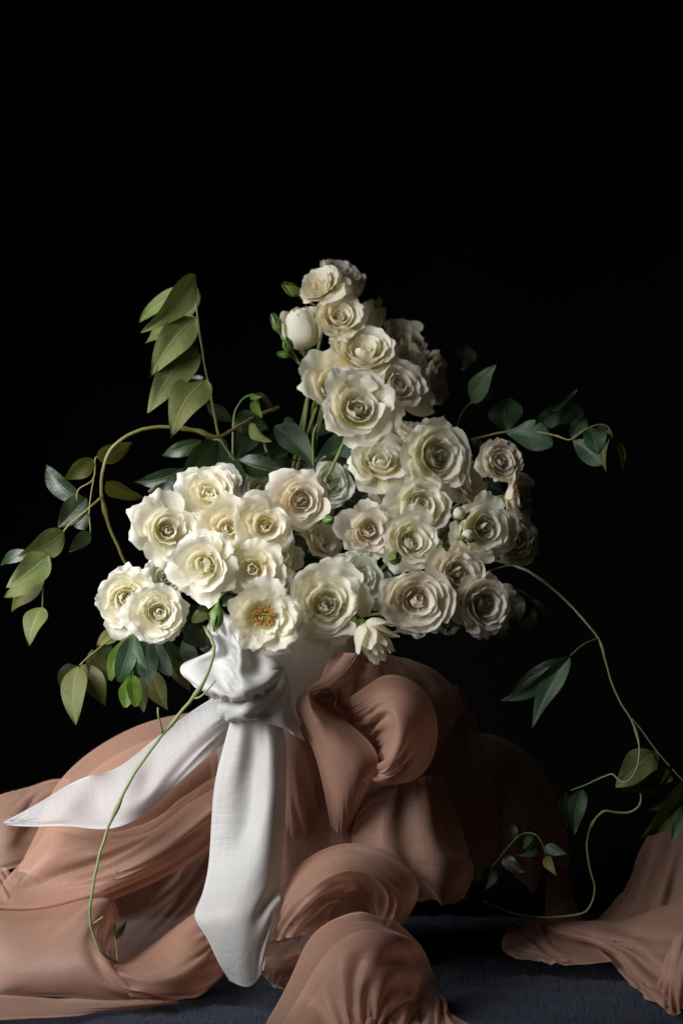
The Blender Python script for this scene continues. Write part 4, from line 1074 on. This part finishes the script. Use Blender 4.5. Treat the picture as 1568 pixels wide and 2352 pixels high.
v = empty('leaf_sprig', P(720, 1075, 3), 'pair of broad blue-green leaves below the big upright rose cluster', 'leaves', 'foliage in the arrangement')
stem(v, [(725,1100,2),(720,1068,0),(718,1020,-1),(722,985,-1),(730,973,-1)], 2.2, 1.4, STEM_PALE)
leaf(v, (720,1068,1), (632,980,3), 62, 'blue', 8, 0.10, shape='ob')
leaf(v, (720,1068,1), (818,994,2), 66, 'blue', -8, 0.10, shape='ob')
leaf(v, (722,1070,0), (800,1060,0), 44, 'dark', 22, 0.08, shape='ob')
leaf(v, (715,1072,2), (640,1062,4), 50, 'dark', -20, shape='ob')
leaf(v, (728,1000,3), (790,960,6), 44, 'dark', -20, shape='ob')
leaf(v, (700,1060,4), (660,960,6), 44, 'dark', -20, shape='ob')

# --- leaf sprays hanging under the left roses
v = empty('leaf_sprig', P(330, 1450, -8), 'fan of blue-green oval leaflets hanging under the lowest left roses', 'leaves', 'foliage in the arrangement')
stem(v, [(470,1440,-6),(400,1440,-9),(345,1448,-11),(303,1455,-12)], 2.8, 2.0, STEM_PALE)
leaf(v, (300,1456,-12), (252,1562,-13), 30, 'lime', 22, 0.10, shape='ob')
leaf(v, (304,1456,-12), (272,1568,-15), 48, 'blue', 4, 0.12, shape='ob')
leaf(v, (308,1456,-11), (318,1555,-11), 44, 'dark', -20, shape='ob')
leaf(v, (312,1458,-13), (334,1535,-15), 34, 'blue', 24, 0.12, shape='ob')
leaf(v, (345,1452,-11), (340,1566,-13), 52, 'blue', -10, 0.12, shape='ob')
leaf(v, (352,1452,-11), (392,1552,-13), 42, 'blue', 6, 0.12, shape='ob')
leaf(v, (368,1450,-9), (404,1530,-8), 50, 'dark', 10, shape='ob')
leaf(v, (465,1440,-10), (428,1478,-12), 66, 'dark', 8, shape='ob')
leaf(v, (420,1470,-9), (452,1540,-10), 40, 'blue', 20, shape='el')
leaf(v, (400,1480,-8), (436,1590,-8), 40, 'olive', -20)

v = empty('leaf_sprig', P(310, 1550, -10), 'bright lime young leaf pair below the blue-green fan of leaflets', 'leaves', 'foliage in the arrangement')
stem(v, [(330,1500,-8),(315,1530,-10),(303,1550,-12)], 2.0, 1.5, STEM_PALE)
leaf(v, (302,1548,-12), (288,1625,-14), 38, 'lime', 14, 0.14, shape='ob')
leaf(v, (304,1548,-12), (312,1622,-14), 34, 'lime', -18, 0.14, shape='ob')
leaf(v, (318,1552,-11), (330,1636,-11), 38, 'sage', -15, 0.12)
leaf(v, (352,1540,-8), (384,1632,-8), 48, 'olive', 15)
leaf(v, (395,1500,-6), (432,1585,-6), 44, 'olive', -10)

v = empty('vine', P(250, 1470, -9), 'short vine with pointed veined leaves hanging at the lower left', 'vine', 'foliage in the arrangement')
stem(v, [(330,1430,-7),(275,1455,-9),(225,1490,-11),(183,1528,-12)], 2.6, 1.7, STEM_WARM)
leaf(v, (272,1455,-9), (220,1482,-9), 34, 'sage', 12, 0.10)
leaf(v, (180,1530,-12), (174,1666,-14), 62, 'sage', 8, 0.10)
leaf(v, (175,1528,-11), (137,1585,-9), 40, 'dark', 20)
leaf(v, (188,1526,-11), (242,1622,-11), 54, 'olive', -12, 0.10)
leaf(v, (212,1492,-11), (246,1580,-10), 50, 'olive', -18, 0.08)
leaf(v, (250,1470,-9), (235,1530,-7), 36, 'dark', 10)

# --- bare stem trailing over the ribbon to the lower left
v = empty('vine', P(490, 1500, -19), 'thin bare green stem trailing across the white ribbon tail', 'vine', 'foliage in the arrangement')
stem(v, [(470,1440,-12),(490,1480,-19),(489,1510,-21),(470,1562,-21),(440,1606,-20),(370,1692,-18.5),(300,1792,-18.5),(245,1912,-19),(222,1990,-20),(208,2075,-21),(211,2135,-21),(233,2188,-21),(270,2211,-19)], 3.9, 3.0, STEM_PALE, knots=((0.30,0.6),(0.40,0.6),(0.62,0.8)), n=90)
stem(v, [(441,1603,-20),(458,1602,-20.5),(478,1583,-21),(495,1563,-21.5)], 2.4, 1.6, STEM_PALE, name='side_shoot')
stem(v, [(372,1688,-18.5),(370,1670,-19),(364,1645,-19.5),(362,1625,-19.5)], 2.6, 1.8, STEM_PALE, name='side_shoot')
stem(v, [(215,2120,-21),(226,2114,-21.5),(236,2106,-22)], 2.2, 2.6, STEM_PALE, name='side_shoot')
stem(v, [(270,2211,-19),(268,2180,-19),(265,2150,-19)], 1.9, 1.5, STEM_PALE, name='side_shoot')
leaf(v, (266,2158,-19), (292,2110,-19), 18, 'sage', 30, 0.10)
leaf(v, (265,2150,-18.5), (270,2112,-19.5), 14, 'olive', -25, 0.10)

# --- vine at the right
v = empty('vine', P(1130, 1285, -2), 'long bare vine arching down the right side into curling sage leaves', 'vine', 'foliage in the arrangement')
stem(v, [(1060,1270,2),(1130,1285,-2),(1178,1298,-4),(1230,1322,-6),(1295,1375,-7),(1345,1430,-8),(1374,1466,-8),(1386,1500,-8),(1402,1560,-8),(1424,1612,-8),(1448,1650,-8),(1463,1690,-8),(1468,1730,-8.5),(1460,1770,-9),(1440,1795,-9.5),(1422,1794,-9),(1411,1782,-8),(1398,1779,-7),(1350,1800,-5),(1310,1816,-3)], 3.5, 1.7, STEM_PALE, knots=((0.27,0.5),(0.47,0.6),(0.68,0.8)), n=110)
stem(v, [(1449,1650,-8),(1470,1672,-8),(1500,1715,-8),(1540,1762,-8),(1590,1815,-8)], 2.0, 1.7, STEM_WARM)
stem(v, [(1374,1466,-8),(1340,1480,-9),(1310,1505,-10)], 2.0, 1.5, STEM_WARM)
stem(v, [(1175,1299,-4),(1160,1300,-3),(1120,1312,1)], 2.0, 1.4, STEM_WARM)
leaf(v, (1309,1507,-10), (1152,1616,-9), 38, 'blue', -32, 0.06)
leaf(v, (1308,1512,-9), (1160,1605,-5), 34, 'dark', 20, 0.06)
leaf(v, (1310,1508,-10), (1222,1672,-10), 40, 'blue', 38, 0.06)
leaf(v, (1306,1515,-9), (1232,1640,-7), 36, 'dark', -20, 0.05)
leaf(v, (1502,1728,-7), (1414,1808,-7), 78, 'sage', -6, 0.10)
leaf(v, (1506,1722,-6), (1505,1775,-5), 20, 'blue', 30, 0.08)
leaf(v, (1545,1764,-9), (1428,1815,-11), 52, 'dark', -20, 0.10)
leaf(v, (1538,1770,-10), (1514,1803,-12), 26, 'sage', 8, 0.10)
leaf(v, (1592,1800,-9), (1474,1922,-14), 74, 'sage', 4, 0.12)
leaf(v, (1588,1812,-8), (1480,1860,-10), 46, 'dark', -20, 0.12)
leaf(v, (1585,1850,-12), (1542,1935,-14), 40, 'blue', 12, 0.10)
stem(v, [(1445,1795,-6),(1470,1820,-5),(1468,1850,-5),(1445,1866,-5),(1412,1866,-5),(1385,1864,-5),(1358,1895,-4),(1348,1935,-4),(1352,1985,-4),(1365,2035,-4),(1358,2075,-4),(1335,2098,-4),(1260,2107,-3),(1180,2098,-3),(1110,2070,-3)], 2.9, 1.8, STEM_PALE, knots=((0.32,0.8),), n=80)
leaf(v, (1338,1812,-4), (1320,1918,-5), 42, 'blue', 14, 0.08)
leaf(v, (1300,1818,-2), (1302,1905,-2), 34, 'dark', 10, 0.08)

v = empty('leaf_sprig', P(1100, 2040, -2), 'slender dim sprig with tiny leaves curling out of the dark folds', 'leaves', 'foliage in the arrangement')
stem(v, [(1088,2036,-6),(1130,1990,-6),(1180,1930,-7),(1205,1914,-7),(1230,1918,-8),(1246,1940,-8),(1254,1966,-8)], 1.8, 1.2, STEM)
leaf(v, (1250,1943,-8), (1302,1962,-9), 26, 'blue', -10, 0.14)
leaf(v, (1254,1966,-8), (1279,2012,-10), 26, 'olive', 10, 0.12)
leaf(v, (1242,1938,-8), (1188,1966,-9), 26, 'blue', -12, 0.12)
leaf(v, (1205,1914,-7), (1218,1900,-6), 16, 'dark', 5)
leaf(v, (1222,1918,-7), (1202,1950,-8), 18, 'blue', 25)
leaf(v, (1182,1930,-7), (1168,1890,-5), 30, 'dark', 5)
leaf(v, (1152,1968,-6), (1206,2004,-7), 32, 'dark', -5)
leaf(v, (1128,1992,-6), (1112,2050,-7), 36, 'dark', 10)

# --- dim foliage at the right of the rose tower
v = empty('leaf_sprig', P(1085, 925, 3), 'single upright pointed leaf right of the dim upper roses', 'leaves', 'foliage in the arrangement')
stem(v, [(1040,1010,6),(1060,950,4),(1085,920,2)], 1.8, 1.4, STEM)
leaf(v, (1082,925,2), (1139,836,-1), 46, 'blue', -22, 0.10)
leaf(v, (1078,928,3), (1135,880,6), 30, 'dark', 20)
leaf(v, (1062,950,4), (1090,930,4), 14, 'dark', 20)
leaf(v, (1058,850,8), (1070,790,8), 54, 'dark', 10, shape='ob')

v = empty('vine', P(1160, 995, 0), 'dim branch with round blunt leaves reaching right from the rose tower', 'vine', 'foliage in the arrangement')
stem(v, [(1080,1010,4),(1160,992,0),(1220,990,-2),(1275,1000,-4),(1310,1010,-5),(1345,985,-6),(1385,975,-6),(1402,990,-6),(1408,1010,-6)], 2.6, 1.6, STEM_WARM, knots=((0.62,0.5),))
leaf(v, (1162,992,0), (1164,916,-1), 84, 'blue', 8, 0.08, shape='ob')
leaf(v, (1164,994,-1), (1268,1020,-3), 66, 'blue', -12, 0.08, shape='ob')
leaf(v, (1228,988,-2), (1282,948,-4), 46, 'blue', 14, 0.08, shape='ob')
leaf(v, (1225,975,-1), (1328,898,-3), 22, 'dark', 35, 0.06)
leaf(v, (1275,975,1), (1330,930,3), 60, 'dark', -10, shape='ob')
leaf(v, (1312,1008,-5), (1344,962,-6), 40, 'blue', -6, 0.10, shape='ob')
leaf(v, (1352,982,-7), (1372,1040,-9), 52, 'blue', -12, 0.10, shape='el')
leaf(v, (1315,1012,-5), (1386,1066,-7), 54, 'blue', 10, 0.08, shape='ob')
leaf(v, (1335,1020,-4), (1358,1078,-3), 24, 'dark', 10)
leaf(v, (1398,985,-7), (1390,1082,-9), 26, 'olive', 30, 0.12)
leaf(v, (1406,1004,-7), (1430,1078,-9), 24, 'lime', -25, 0.12)
leaf(v, (1385,975,-6), (1380,1030,-5), 30, 'dark', 15)

v = empty('leaf_sprig', P(1150, 1370, 2), 'nearly black leaves hanging behind the lowest right roses', 'leaves', 'foliage in the arrangement')
stem(v, [(1090,1340,3),(1150,1345,3),(1200,1360,3),(1215,1375,3)], 2.0, 1.4, STEM)
leaf(v, (1150,1345,3), (1195,1420,2), 66, 'dark', 5, shape='ob')
leaf(v, (1212,1372,3), (1215,1450,2), 46, 'dark', 10, shape='ob')
leaf(v, (1216,1372,3), (1248,1440,3), 34, 'dark', -15, shape='ob')
leaf(v, (1130,1400,2), (1150,1465,2), 50, 'dark', 0, shape='ob')
leaf(v, (1215,1370,3), (1270,1415,3), 26, 'dark', 10, shape='ob')
leaf(v, (1060,1400,-1), (1015,1450,-2), 34, 'blue', 20)

# --- dark greenery deep between the roses
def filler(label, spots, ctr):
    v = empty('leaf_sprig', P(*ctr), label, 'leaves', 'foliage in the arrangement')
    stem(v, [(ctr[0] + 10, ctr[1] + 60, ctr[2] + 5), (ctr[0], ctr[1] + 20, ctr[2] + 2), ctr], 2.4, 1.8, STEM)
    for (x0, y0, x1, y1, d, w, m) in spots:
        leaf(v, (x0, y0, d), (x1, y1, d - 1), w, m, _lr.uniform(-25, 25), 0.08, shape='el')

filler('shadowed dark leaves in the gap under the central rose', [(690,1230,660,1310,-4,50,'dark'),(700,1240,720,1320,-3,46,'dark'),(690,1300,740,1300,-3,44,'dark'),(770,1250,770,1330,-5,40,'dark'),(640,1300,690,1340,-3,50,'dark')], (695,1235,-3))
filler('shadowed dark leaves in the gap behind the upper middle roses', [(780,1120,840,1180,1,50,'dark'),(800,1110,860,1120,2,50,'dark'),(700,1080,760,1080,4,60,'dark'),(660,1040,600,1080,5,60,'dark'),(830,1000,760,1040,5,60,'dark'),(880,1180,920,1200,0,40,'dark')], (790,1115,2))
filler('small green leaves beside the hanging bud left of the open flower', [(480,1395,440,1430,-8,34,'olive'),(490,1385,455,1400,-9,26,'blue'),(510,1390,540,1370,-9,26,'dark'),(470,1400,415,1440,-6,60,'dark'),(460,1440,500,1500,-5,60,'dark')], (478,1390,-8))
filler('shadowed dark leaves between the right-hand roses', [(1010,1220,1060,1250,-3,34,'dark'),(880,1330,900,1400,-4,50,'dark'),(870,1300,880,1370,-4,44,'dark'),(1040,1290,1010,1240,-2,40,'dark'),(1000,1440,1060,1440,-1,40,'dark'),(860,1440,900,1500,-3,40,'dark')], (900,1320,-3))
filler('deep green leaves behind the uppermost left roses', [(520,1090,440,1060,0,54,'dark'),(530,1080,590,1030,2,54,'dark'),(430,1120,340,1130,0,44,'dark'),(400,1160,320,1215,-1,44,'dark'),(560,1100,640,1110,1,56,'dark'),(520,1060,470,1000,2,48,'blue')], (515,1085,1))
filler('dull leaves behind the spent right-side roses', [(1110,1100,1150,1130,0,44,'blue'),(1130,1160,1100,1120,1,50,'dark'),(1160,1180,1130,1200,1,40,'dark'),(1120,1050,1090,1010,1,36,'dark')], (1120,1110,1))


# ------------------------------------------------------------------ small rosebuds
def bud(x, y, rpx, d, fx, fz, label, showing, path=None):
    """a closed bud: green calyx with sepals clasping it, sometimes a white tip showing"""
    rng = random.Random(int(x * 7 + y))
    o = np.array(P(x, y, d)); R = pxs(rpx, d)
    M = axis_frame(fx, fz, rng.uniform(0, 6))
    root = empty('rose_bud', Vector(o), label, 'rose bud', 'small closed rosebuds')
    sides, n = 14, 12
    def lathe(name, prof, mat):
        vs = [o + R * (M @ np.array([r * math.cos(6.2832 * k / sides), r * math.sin(6.2832 * k / sides), z])) for (r, z) in prof for k in range(sides)]
        fs = [(a * sides + k, a * sides + (k + 1) % sides, (a + 1) * sides + (k + 1) % sides, (a + 1) * sides + k)
              for a in range(len(prof) - 1) for k in range(sides)]
        return mesh_obj(name, vs, fs, mat, root)
    if showing:
        for i in range(5):
            th = i * 2.4 + rng.uniform(-.2, .2)
            prof = [(0.1, -0.8), (1.15, -0.75), (1.0, 0.5), (0.30 + 0.08 * i, 0.95 - 0.04 * i)]
            vs, uv = petal_patch(rng, th, prof, 0.95, 1.0, 0.03, tip=0.03, drop=0.2)
            mesh_obj('petal', o + R * (vs @ M.T), grid_faces(NU, NV), PETAL['cream' if i % 2 else 'white'], root, uv)
        cal = lathe('calyx', [(0.14, -1.5), (0.30, -1.35), (0.38, -1.15), (0.34, -0.95), (0.55, -0.85)], CALYX)
        ln = 0.85
    else:
        cal = lathe('calyx', [(0.14, -1.7), (0.32, -1.5), (0.42, -1.25), (0.36, -1.02), (0.70, -0.75), (0.95, -0.3), (0.98, 0.1), (0.80, 0.6), (0.45, 1.1), (0.15, 1.5), (0.02, 1.7)], CALYX)
        ln = 2.0
    for k in range(5):
        th = 1.2566 * k + rng.uniform(-.15, .15)
        nn = 9
        vs, uv = [], []
        for a in range(nn):
            t = a / (nn - 1)
            if showing:
                rad = 0.35 + 1.0 * math.sin(min(1.0, t * 1.3) * 1.45); z = -0.95 + 1.3 * t
                rad += 0.5 * max(0, t - 0.75)
            else:
                rad = 0.40 + 0.68 * math.sin(math.pi * (0.1 + 0.75 * t)) + (0.35 * max(0, t - 0.8) * k * 0.6); z = -1.0 + 3.4 * t
                rad *= (1 - 0.55 * t ** 3)
            w = 0.46 * math.sin(math.pi * (0.2 + 0.79 * t)) ** 0.9 * (1 - 0.3 * t) + 0.01
            for s in (-1, 0, 1):
                rr = rad - 0.10 * abs(s) * (0 if showing else 1)
                vs.append(o + R * (M @ np.array([rr * math.cos(th) - s * w * math.sin(th), rr * math.sin(th) + s * w * math.cos(th), z])))
                uv.append((s, t))
        mesh_obj('sepal', vs, grid_faces(3, nn), CALYX, cal, uv)
    b0 = o + R * (M @ np.array([0, 0, -1.45]))
    pts = [Vector(b0)] + [P(*q) for q in (path or [])]
    if path:
        tube('stem', pts, R * 0.15, R * 0.17, STEM, root, n=14, sides=6)

bud(1055,1180,17,-17,0.05,0.85,'cream bud tip in green sepals among the right-hand roses',True,[(1040,1205,-8),(1000,1245,-5),(960,1270,-1)])
bud(1074,1230,17,-17,0.75,0.25,'second small cream bud, below the upright one, pointing right',True,[(1040,1240,-8),(1005,1255,-5),(960,1275,-1)])
bud(906,1281,16,-15,0.05,-0.1,'round bright green bud in front of the right middle roses',False,[(890,1285,-12),(860,1270,-8),(830,1280,-3)])
bud(497,1413,17,-17,-0.12,-0.95,'green bud hanging head down over the white ribbon top',False,[(505,1375,-16),(520,1360,-14),(545,1365,-8)])
bud(674,668,14,2,-0.75,0.45,'pointed green bud beside the topmost cream rose',False,[(705,690,2),(735,715,2),(752,760,2)])
bud(637,748,13,0,-0.35,0.9,'thin green bud left of the closed white tulip-shaped bud',False,[(652,785,0),(675,810,0),(708,880,1)])
bud(662,795,13,-1,-0.2,0.55,'knobbly green bud under the closed white tulip-shaped bud',False,[(675,815,0),(690,840,0),(712,890,1)])
bud(655,815,9,-1,-0.9,0.1,'tiny green bud pointing left, lowest of the upper buds',False,[(680,830,0),(695,850,0),(712,900,1)])
bud(752,1195,10,-10,0.6,0.1,'tuft of thin green sepals beside the central greyish rose',False,[(735,1200,-8),(720,1210,-5)])
bud(868,700,11,5,0.3,0.5,'dim green bud at the right of the topmost roses',False,[(880,730,4),(885,760,4),(850,830,3)])


# ------------------------------------------------------------------ the roses, one by one
ROSES = [
 # x, y, radius, depth cm, facing right, facing up, form, tint, seed, label
 (733,652,56,1,-0.30,0.52,'cup','cream',11,'half-open cream rose near the very top, tilted up and left'),
 (782,622,46,6,0.30,0.72,'deep','blush',12,'dim rose peeking out behind the very top cream rose'),
 (808,652,30,7,0.30,0.85,'tulip','blush',13,'dull closed bud hidden right behind the top cream rose'),
 (777,724,54,0,0.25,0.36,'deep','cream',14,'small ruffled cream rose just right of the closed tulip-shaped bud'),
 (692,752,47,1,-0.12,0.93,'tulip','white',15,'closed white tulip-shaped bud standing left of the rose tower'),
 (855,724,31,6,0.15,0.93,'tulip','blush',16,'dim closed bud rising right of the small ruffled rose'),
 (840,800,86,-1,0.10,0.50,'full','cream',17,'wide rose seen from below its rim, third tier of the tower'),
 (766,882,72,-2,0.42,0.12,'cup','cream',18,'cream rose turned right, half hidden left of the big front rose'),
 (918,886,74,-2,0.25,0.18,'cup','blush',19,'cream-pink rose half hidden at the right of the big front rose'),
 (826,937,94,-9,0.02,0.12,'full','white',20,'biggest creamy rose facing the front in the middle of the tower'),
 (930,785,48,5,0.45,0.40,'deep','blush',21,'dusky rose behind the right edge of the wide third-tier rose'),
 (1000,870,68,4,0.55,0.20,'full','blush',22,'darkest shadowed rose on the right edge of the tower'),
 (972,825,50,5,0.50,0.35,'deep','blush',23,'shadowed ruffled rose just above the darkest right rose'),
 (948,985,60,1,0.25,0.72,'cup','cream',24,'side-on cream rose wedged below the cream-pink tower rose'),
 (880,1056,76,-5,0.12,0.28,'full','white',25,'white rose with broad lower petals at the foot of the tower'),
 (1006,1048,82,-7,0.26,0.10,'full','white',26,'large white rose with pinkish heart right of the tower foot'),
 (1082,1100,56,-5,0.52,0.05,'full','blush',27,'shadowed rose squeezed right of the pink-hearted rose'),
 (965,1162,76,-8,0.34,0.02,'full','white',28,'white rose with tall left petal below the pink-hearted rose'),
 (1150,1062,48,-8,0.35,0.30,'deep','blush',29,'small dusky rose alone at the upper right edge'),
 (1193,1144,52,-7,0.70,0.10,'deep','blush',30,'dusky rose in profile turned right, at the right edge'),
 (1186,1240,52,-8,0.50,0.10,'deep','blush',31,'faded ruffled rose, lowest of three at the far right edge'),
 (1112,1215,70,-12,0.42,0.08,'full','white',32,'tall narrow white rose beside the two small cream buds'),
 (948,1240,66,-12,0.22,0.02,'full','white',33,'white rose right above the round bright green bud'),
 (846,1222,62,-9,0.16,-0.02,'cup','blush',34,'greyish white rose left of the round green bud'),
 (745,1236,50,-7,0.42,0.25,'cup','blush',35,'small shaded rose facing right below the central greyish rose'),
 (830,1326,62,-11,0.48,0.02,'full','cool',36,'pale greenish rose tucked right behind the biggest lower rose'),
 (955,1382,72,-15,0.02,0.10,'deep','blush',37,'round cup-shaped rose hanging low right of the drooping flower'),
 (1052,1322,68,-13,0.30,0.02,'full','blush',38,'oval pinkish white rose between the cup-shaped and lowest right rose'),
 (1114,1386,68,-13,0.38,-0.02,'full','blush',39,'lowest right rose with a curled-under petal tip'),
 (750,1378,92,-17,0.06,0.02,'full','white',40,'biggest rose of the lower row, right of the open flower'),
 (690,1148,76,-9,0.14,0.02,'cup','blush',41,'central greyish rose with clear spiral heart and wide guard petals'),
 (758,1108,50,-1,0.30,0.42,'deep','cool',42,'bluish white small rose behind the central greyish rose'),
 (820,1142,44,2,0.20,0.75,'cup','blush',43,'dim rose in the dark gap above the greyish white rose'),
 (598,1122,52,-1,0.20,0.20,'deep','cool',44,'shaded bluish rose behind the dark five-fingered leaves'),
 (478,1132,72,-8,0.10,0.28,'cup','white',45,'uppermost bright white rose of the left group'),
 (384,1220,84,-10,0.05,0.05,'cup','white',46,'leftmost large white rose of the left group with swirled heart'),
 (522,1212,62,-10,0.16,0.02,'heart','cream',47,'creamy rose with dark-edged cup in the middle of the left group'),
 (606,1206,64,-12,0.06,0.08,'heart','cream',48,'peach-hearted rose with pointed petals left of the central greyish rose'),
 (462,1300,78,-15,0.02,-0.05,'cup','white',49,'white rose with flat wavy collar in front of the left group'),
 (582,1305,62,-14,-0.10,0.05,'heart','cream',50,'cupped cream rose just above the open flower'),
 (636,1272,52,-8,0.30,-0.10,'cup','cream',51,'flat spread petals of a rose behind the peach-hearted rose'),
 (284,1382,70,-11,-0.20,0.06,'full','white',52,'outermost left rose of the low pair'),
 (360,1405,66,-15,0.08,-0.08,'full','white',53,'inner rose of the low left pair, in front'),
 (378,1328,46,-7,0.10,0.20,'deep','cool',54,'small pale rose behind the low left pair'),
 (648,1348,50,-8,0.30,0.10,'deep','cream',55,'shaded rose hidden behind the top of the open flower'),
 (432,1178,52,-5,-0.10,0.25,'deep','white',61,'pale rose wedged between the two uppermost roses of the left group'),
 (905,1118,54,-3,0.20,0.10,'deep','white',62,'half-hidden rose under the white rose with broad lower petals'),
 (905,1000,50,0,0.35,0.25,'cup','cream',63,'half-hidden cream rose between the biggest tower rose and the tower foot'),
 (1010,1245,48,-4,0.40,0.10,'deep','blush',64,'shaded rose deep between the green bud rose and the tall narrow rose'),
 (545,1265,48,-8,0.10,0.05,'cup','cream',65,'half-hidden cream rose between the flat-collared and the cupped rose'),
 (856,1468,50,-18,0.48,-0.72,'loose','cream',57,'drooping loose flower hanging over the vase rim'),
]
for r in ROSES:
    rose(*r)

# the fully open flower with its orange stamens
root, o, R, M = rose(603,1418,83,-21,-0.06,-0.02,'open','white',56,'fully open white rose showing its ring of orange stamens')
rng = random.Random(9)
def blob(vs, fs, c, r, n=5):
    b = len(vs)
    for (x, y, z) in ((1,0,0),(-1,0,0),(0,1,0),(0,-1,0),(0,0,1),(0,0,-1)):
        vs.append(c + r * np.array([x * rng.uniform(.7,1.3), y * rng.uniform(.7,1.3), z]))
    for f in ((0,2,4),(2,1,4),(1,3,4),(3,0,4),(2,0,5),(1,2,5),(3,1,5),(0,3,5)):
        fs.append(tuple(b + i for i in f))
va, fa, vf, ff, vg, fg = [], [], [], [], [], []
for k in range(130):
    th = rng.uniform(0, 6.283); rad = rng.uniform(0.15, 0.31); z = rng.uniform(-0.26, -0.12)
    tip = np.array([rad * math.cos(th), rad * math.sin(th), z])
    blob(va, fa, o + R * (M @ tip), R * rng.uniform(0.016, 0.028))
    foot = np.array([0.10 * math.cos(th), 0.10 * math.sin(th), -0.44])
    p0, p1 = o + R * (M @ foot), o + R * (M @ tip)
    sd = np.cross(p1 - p0, M[:, 2]); sd = sd / (np.linalg.norm(sd) + 1e-9) * R * 0.008
    b = len(vf)
    vf += [p0 - sd, p0 + sd, p1 + sd, p1 - sd]; ff.append((b, b + 1, b + 2, b + 3))
for k in range(46):
    th = rng.uniform(0, 6.283); rad = 0.13 * math.sqrt(rng.random()); z = -0.20 + 0.06 * rng.random() - rad * 0.5
    blob(vg, fg, o + R * (M @ np.array([rad * math.cos(th), rad * math.sin(th), z])), R * 0.026)
tag(mesh_obj('anthers', va, fa, ANTHER, root), kind='stuff')
tag(mesh_obj('filaments', vf, ff, STIGMA, root), kind='stuff')
tag(mesh_obj('stigmas', vg, fg, STIGMA, root), kind='stuff')
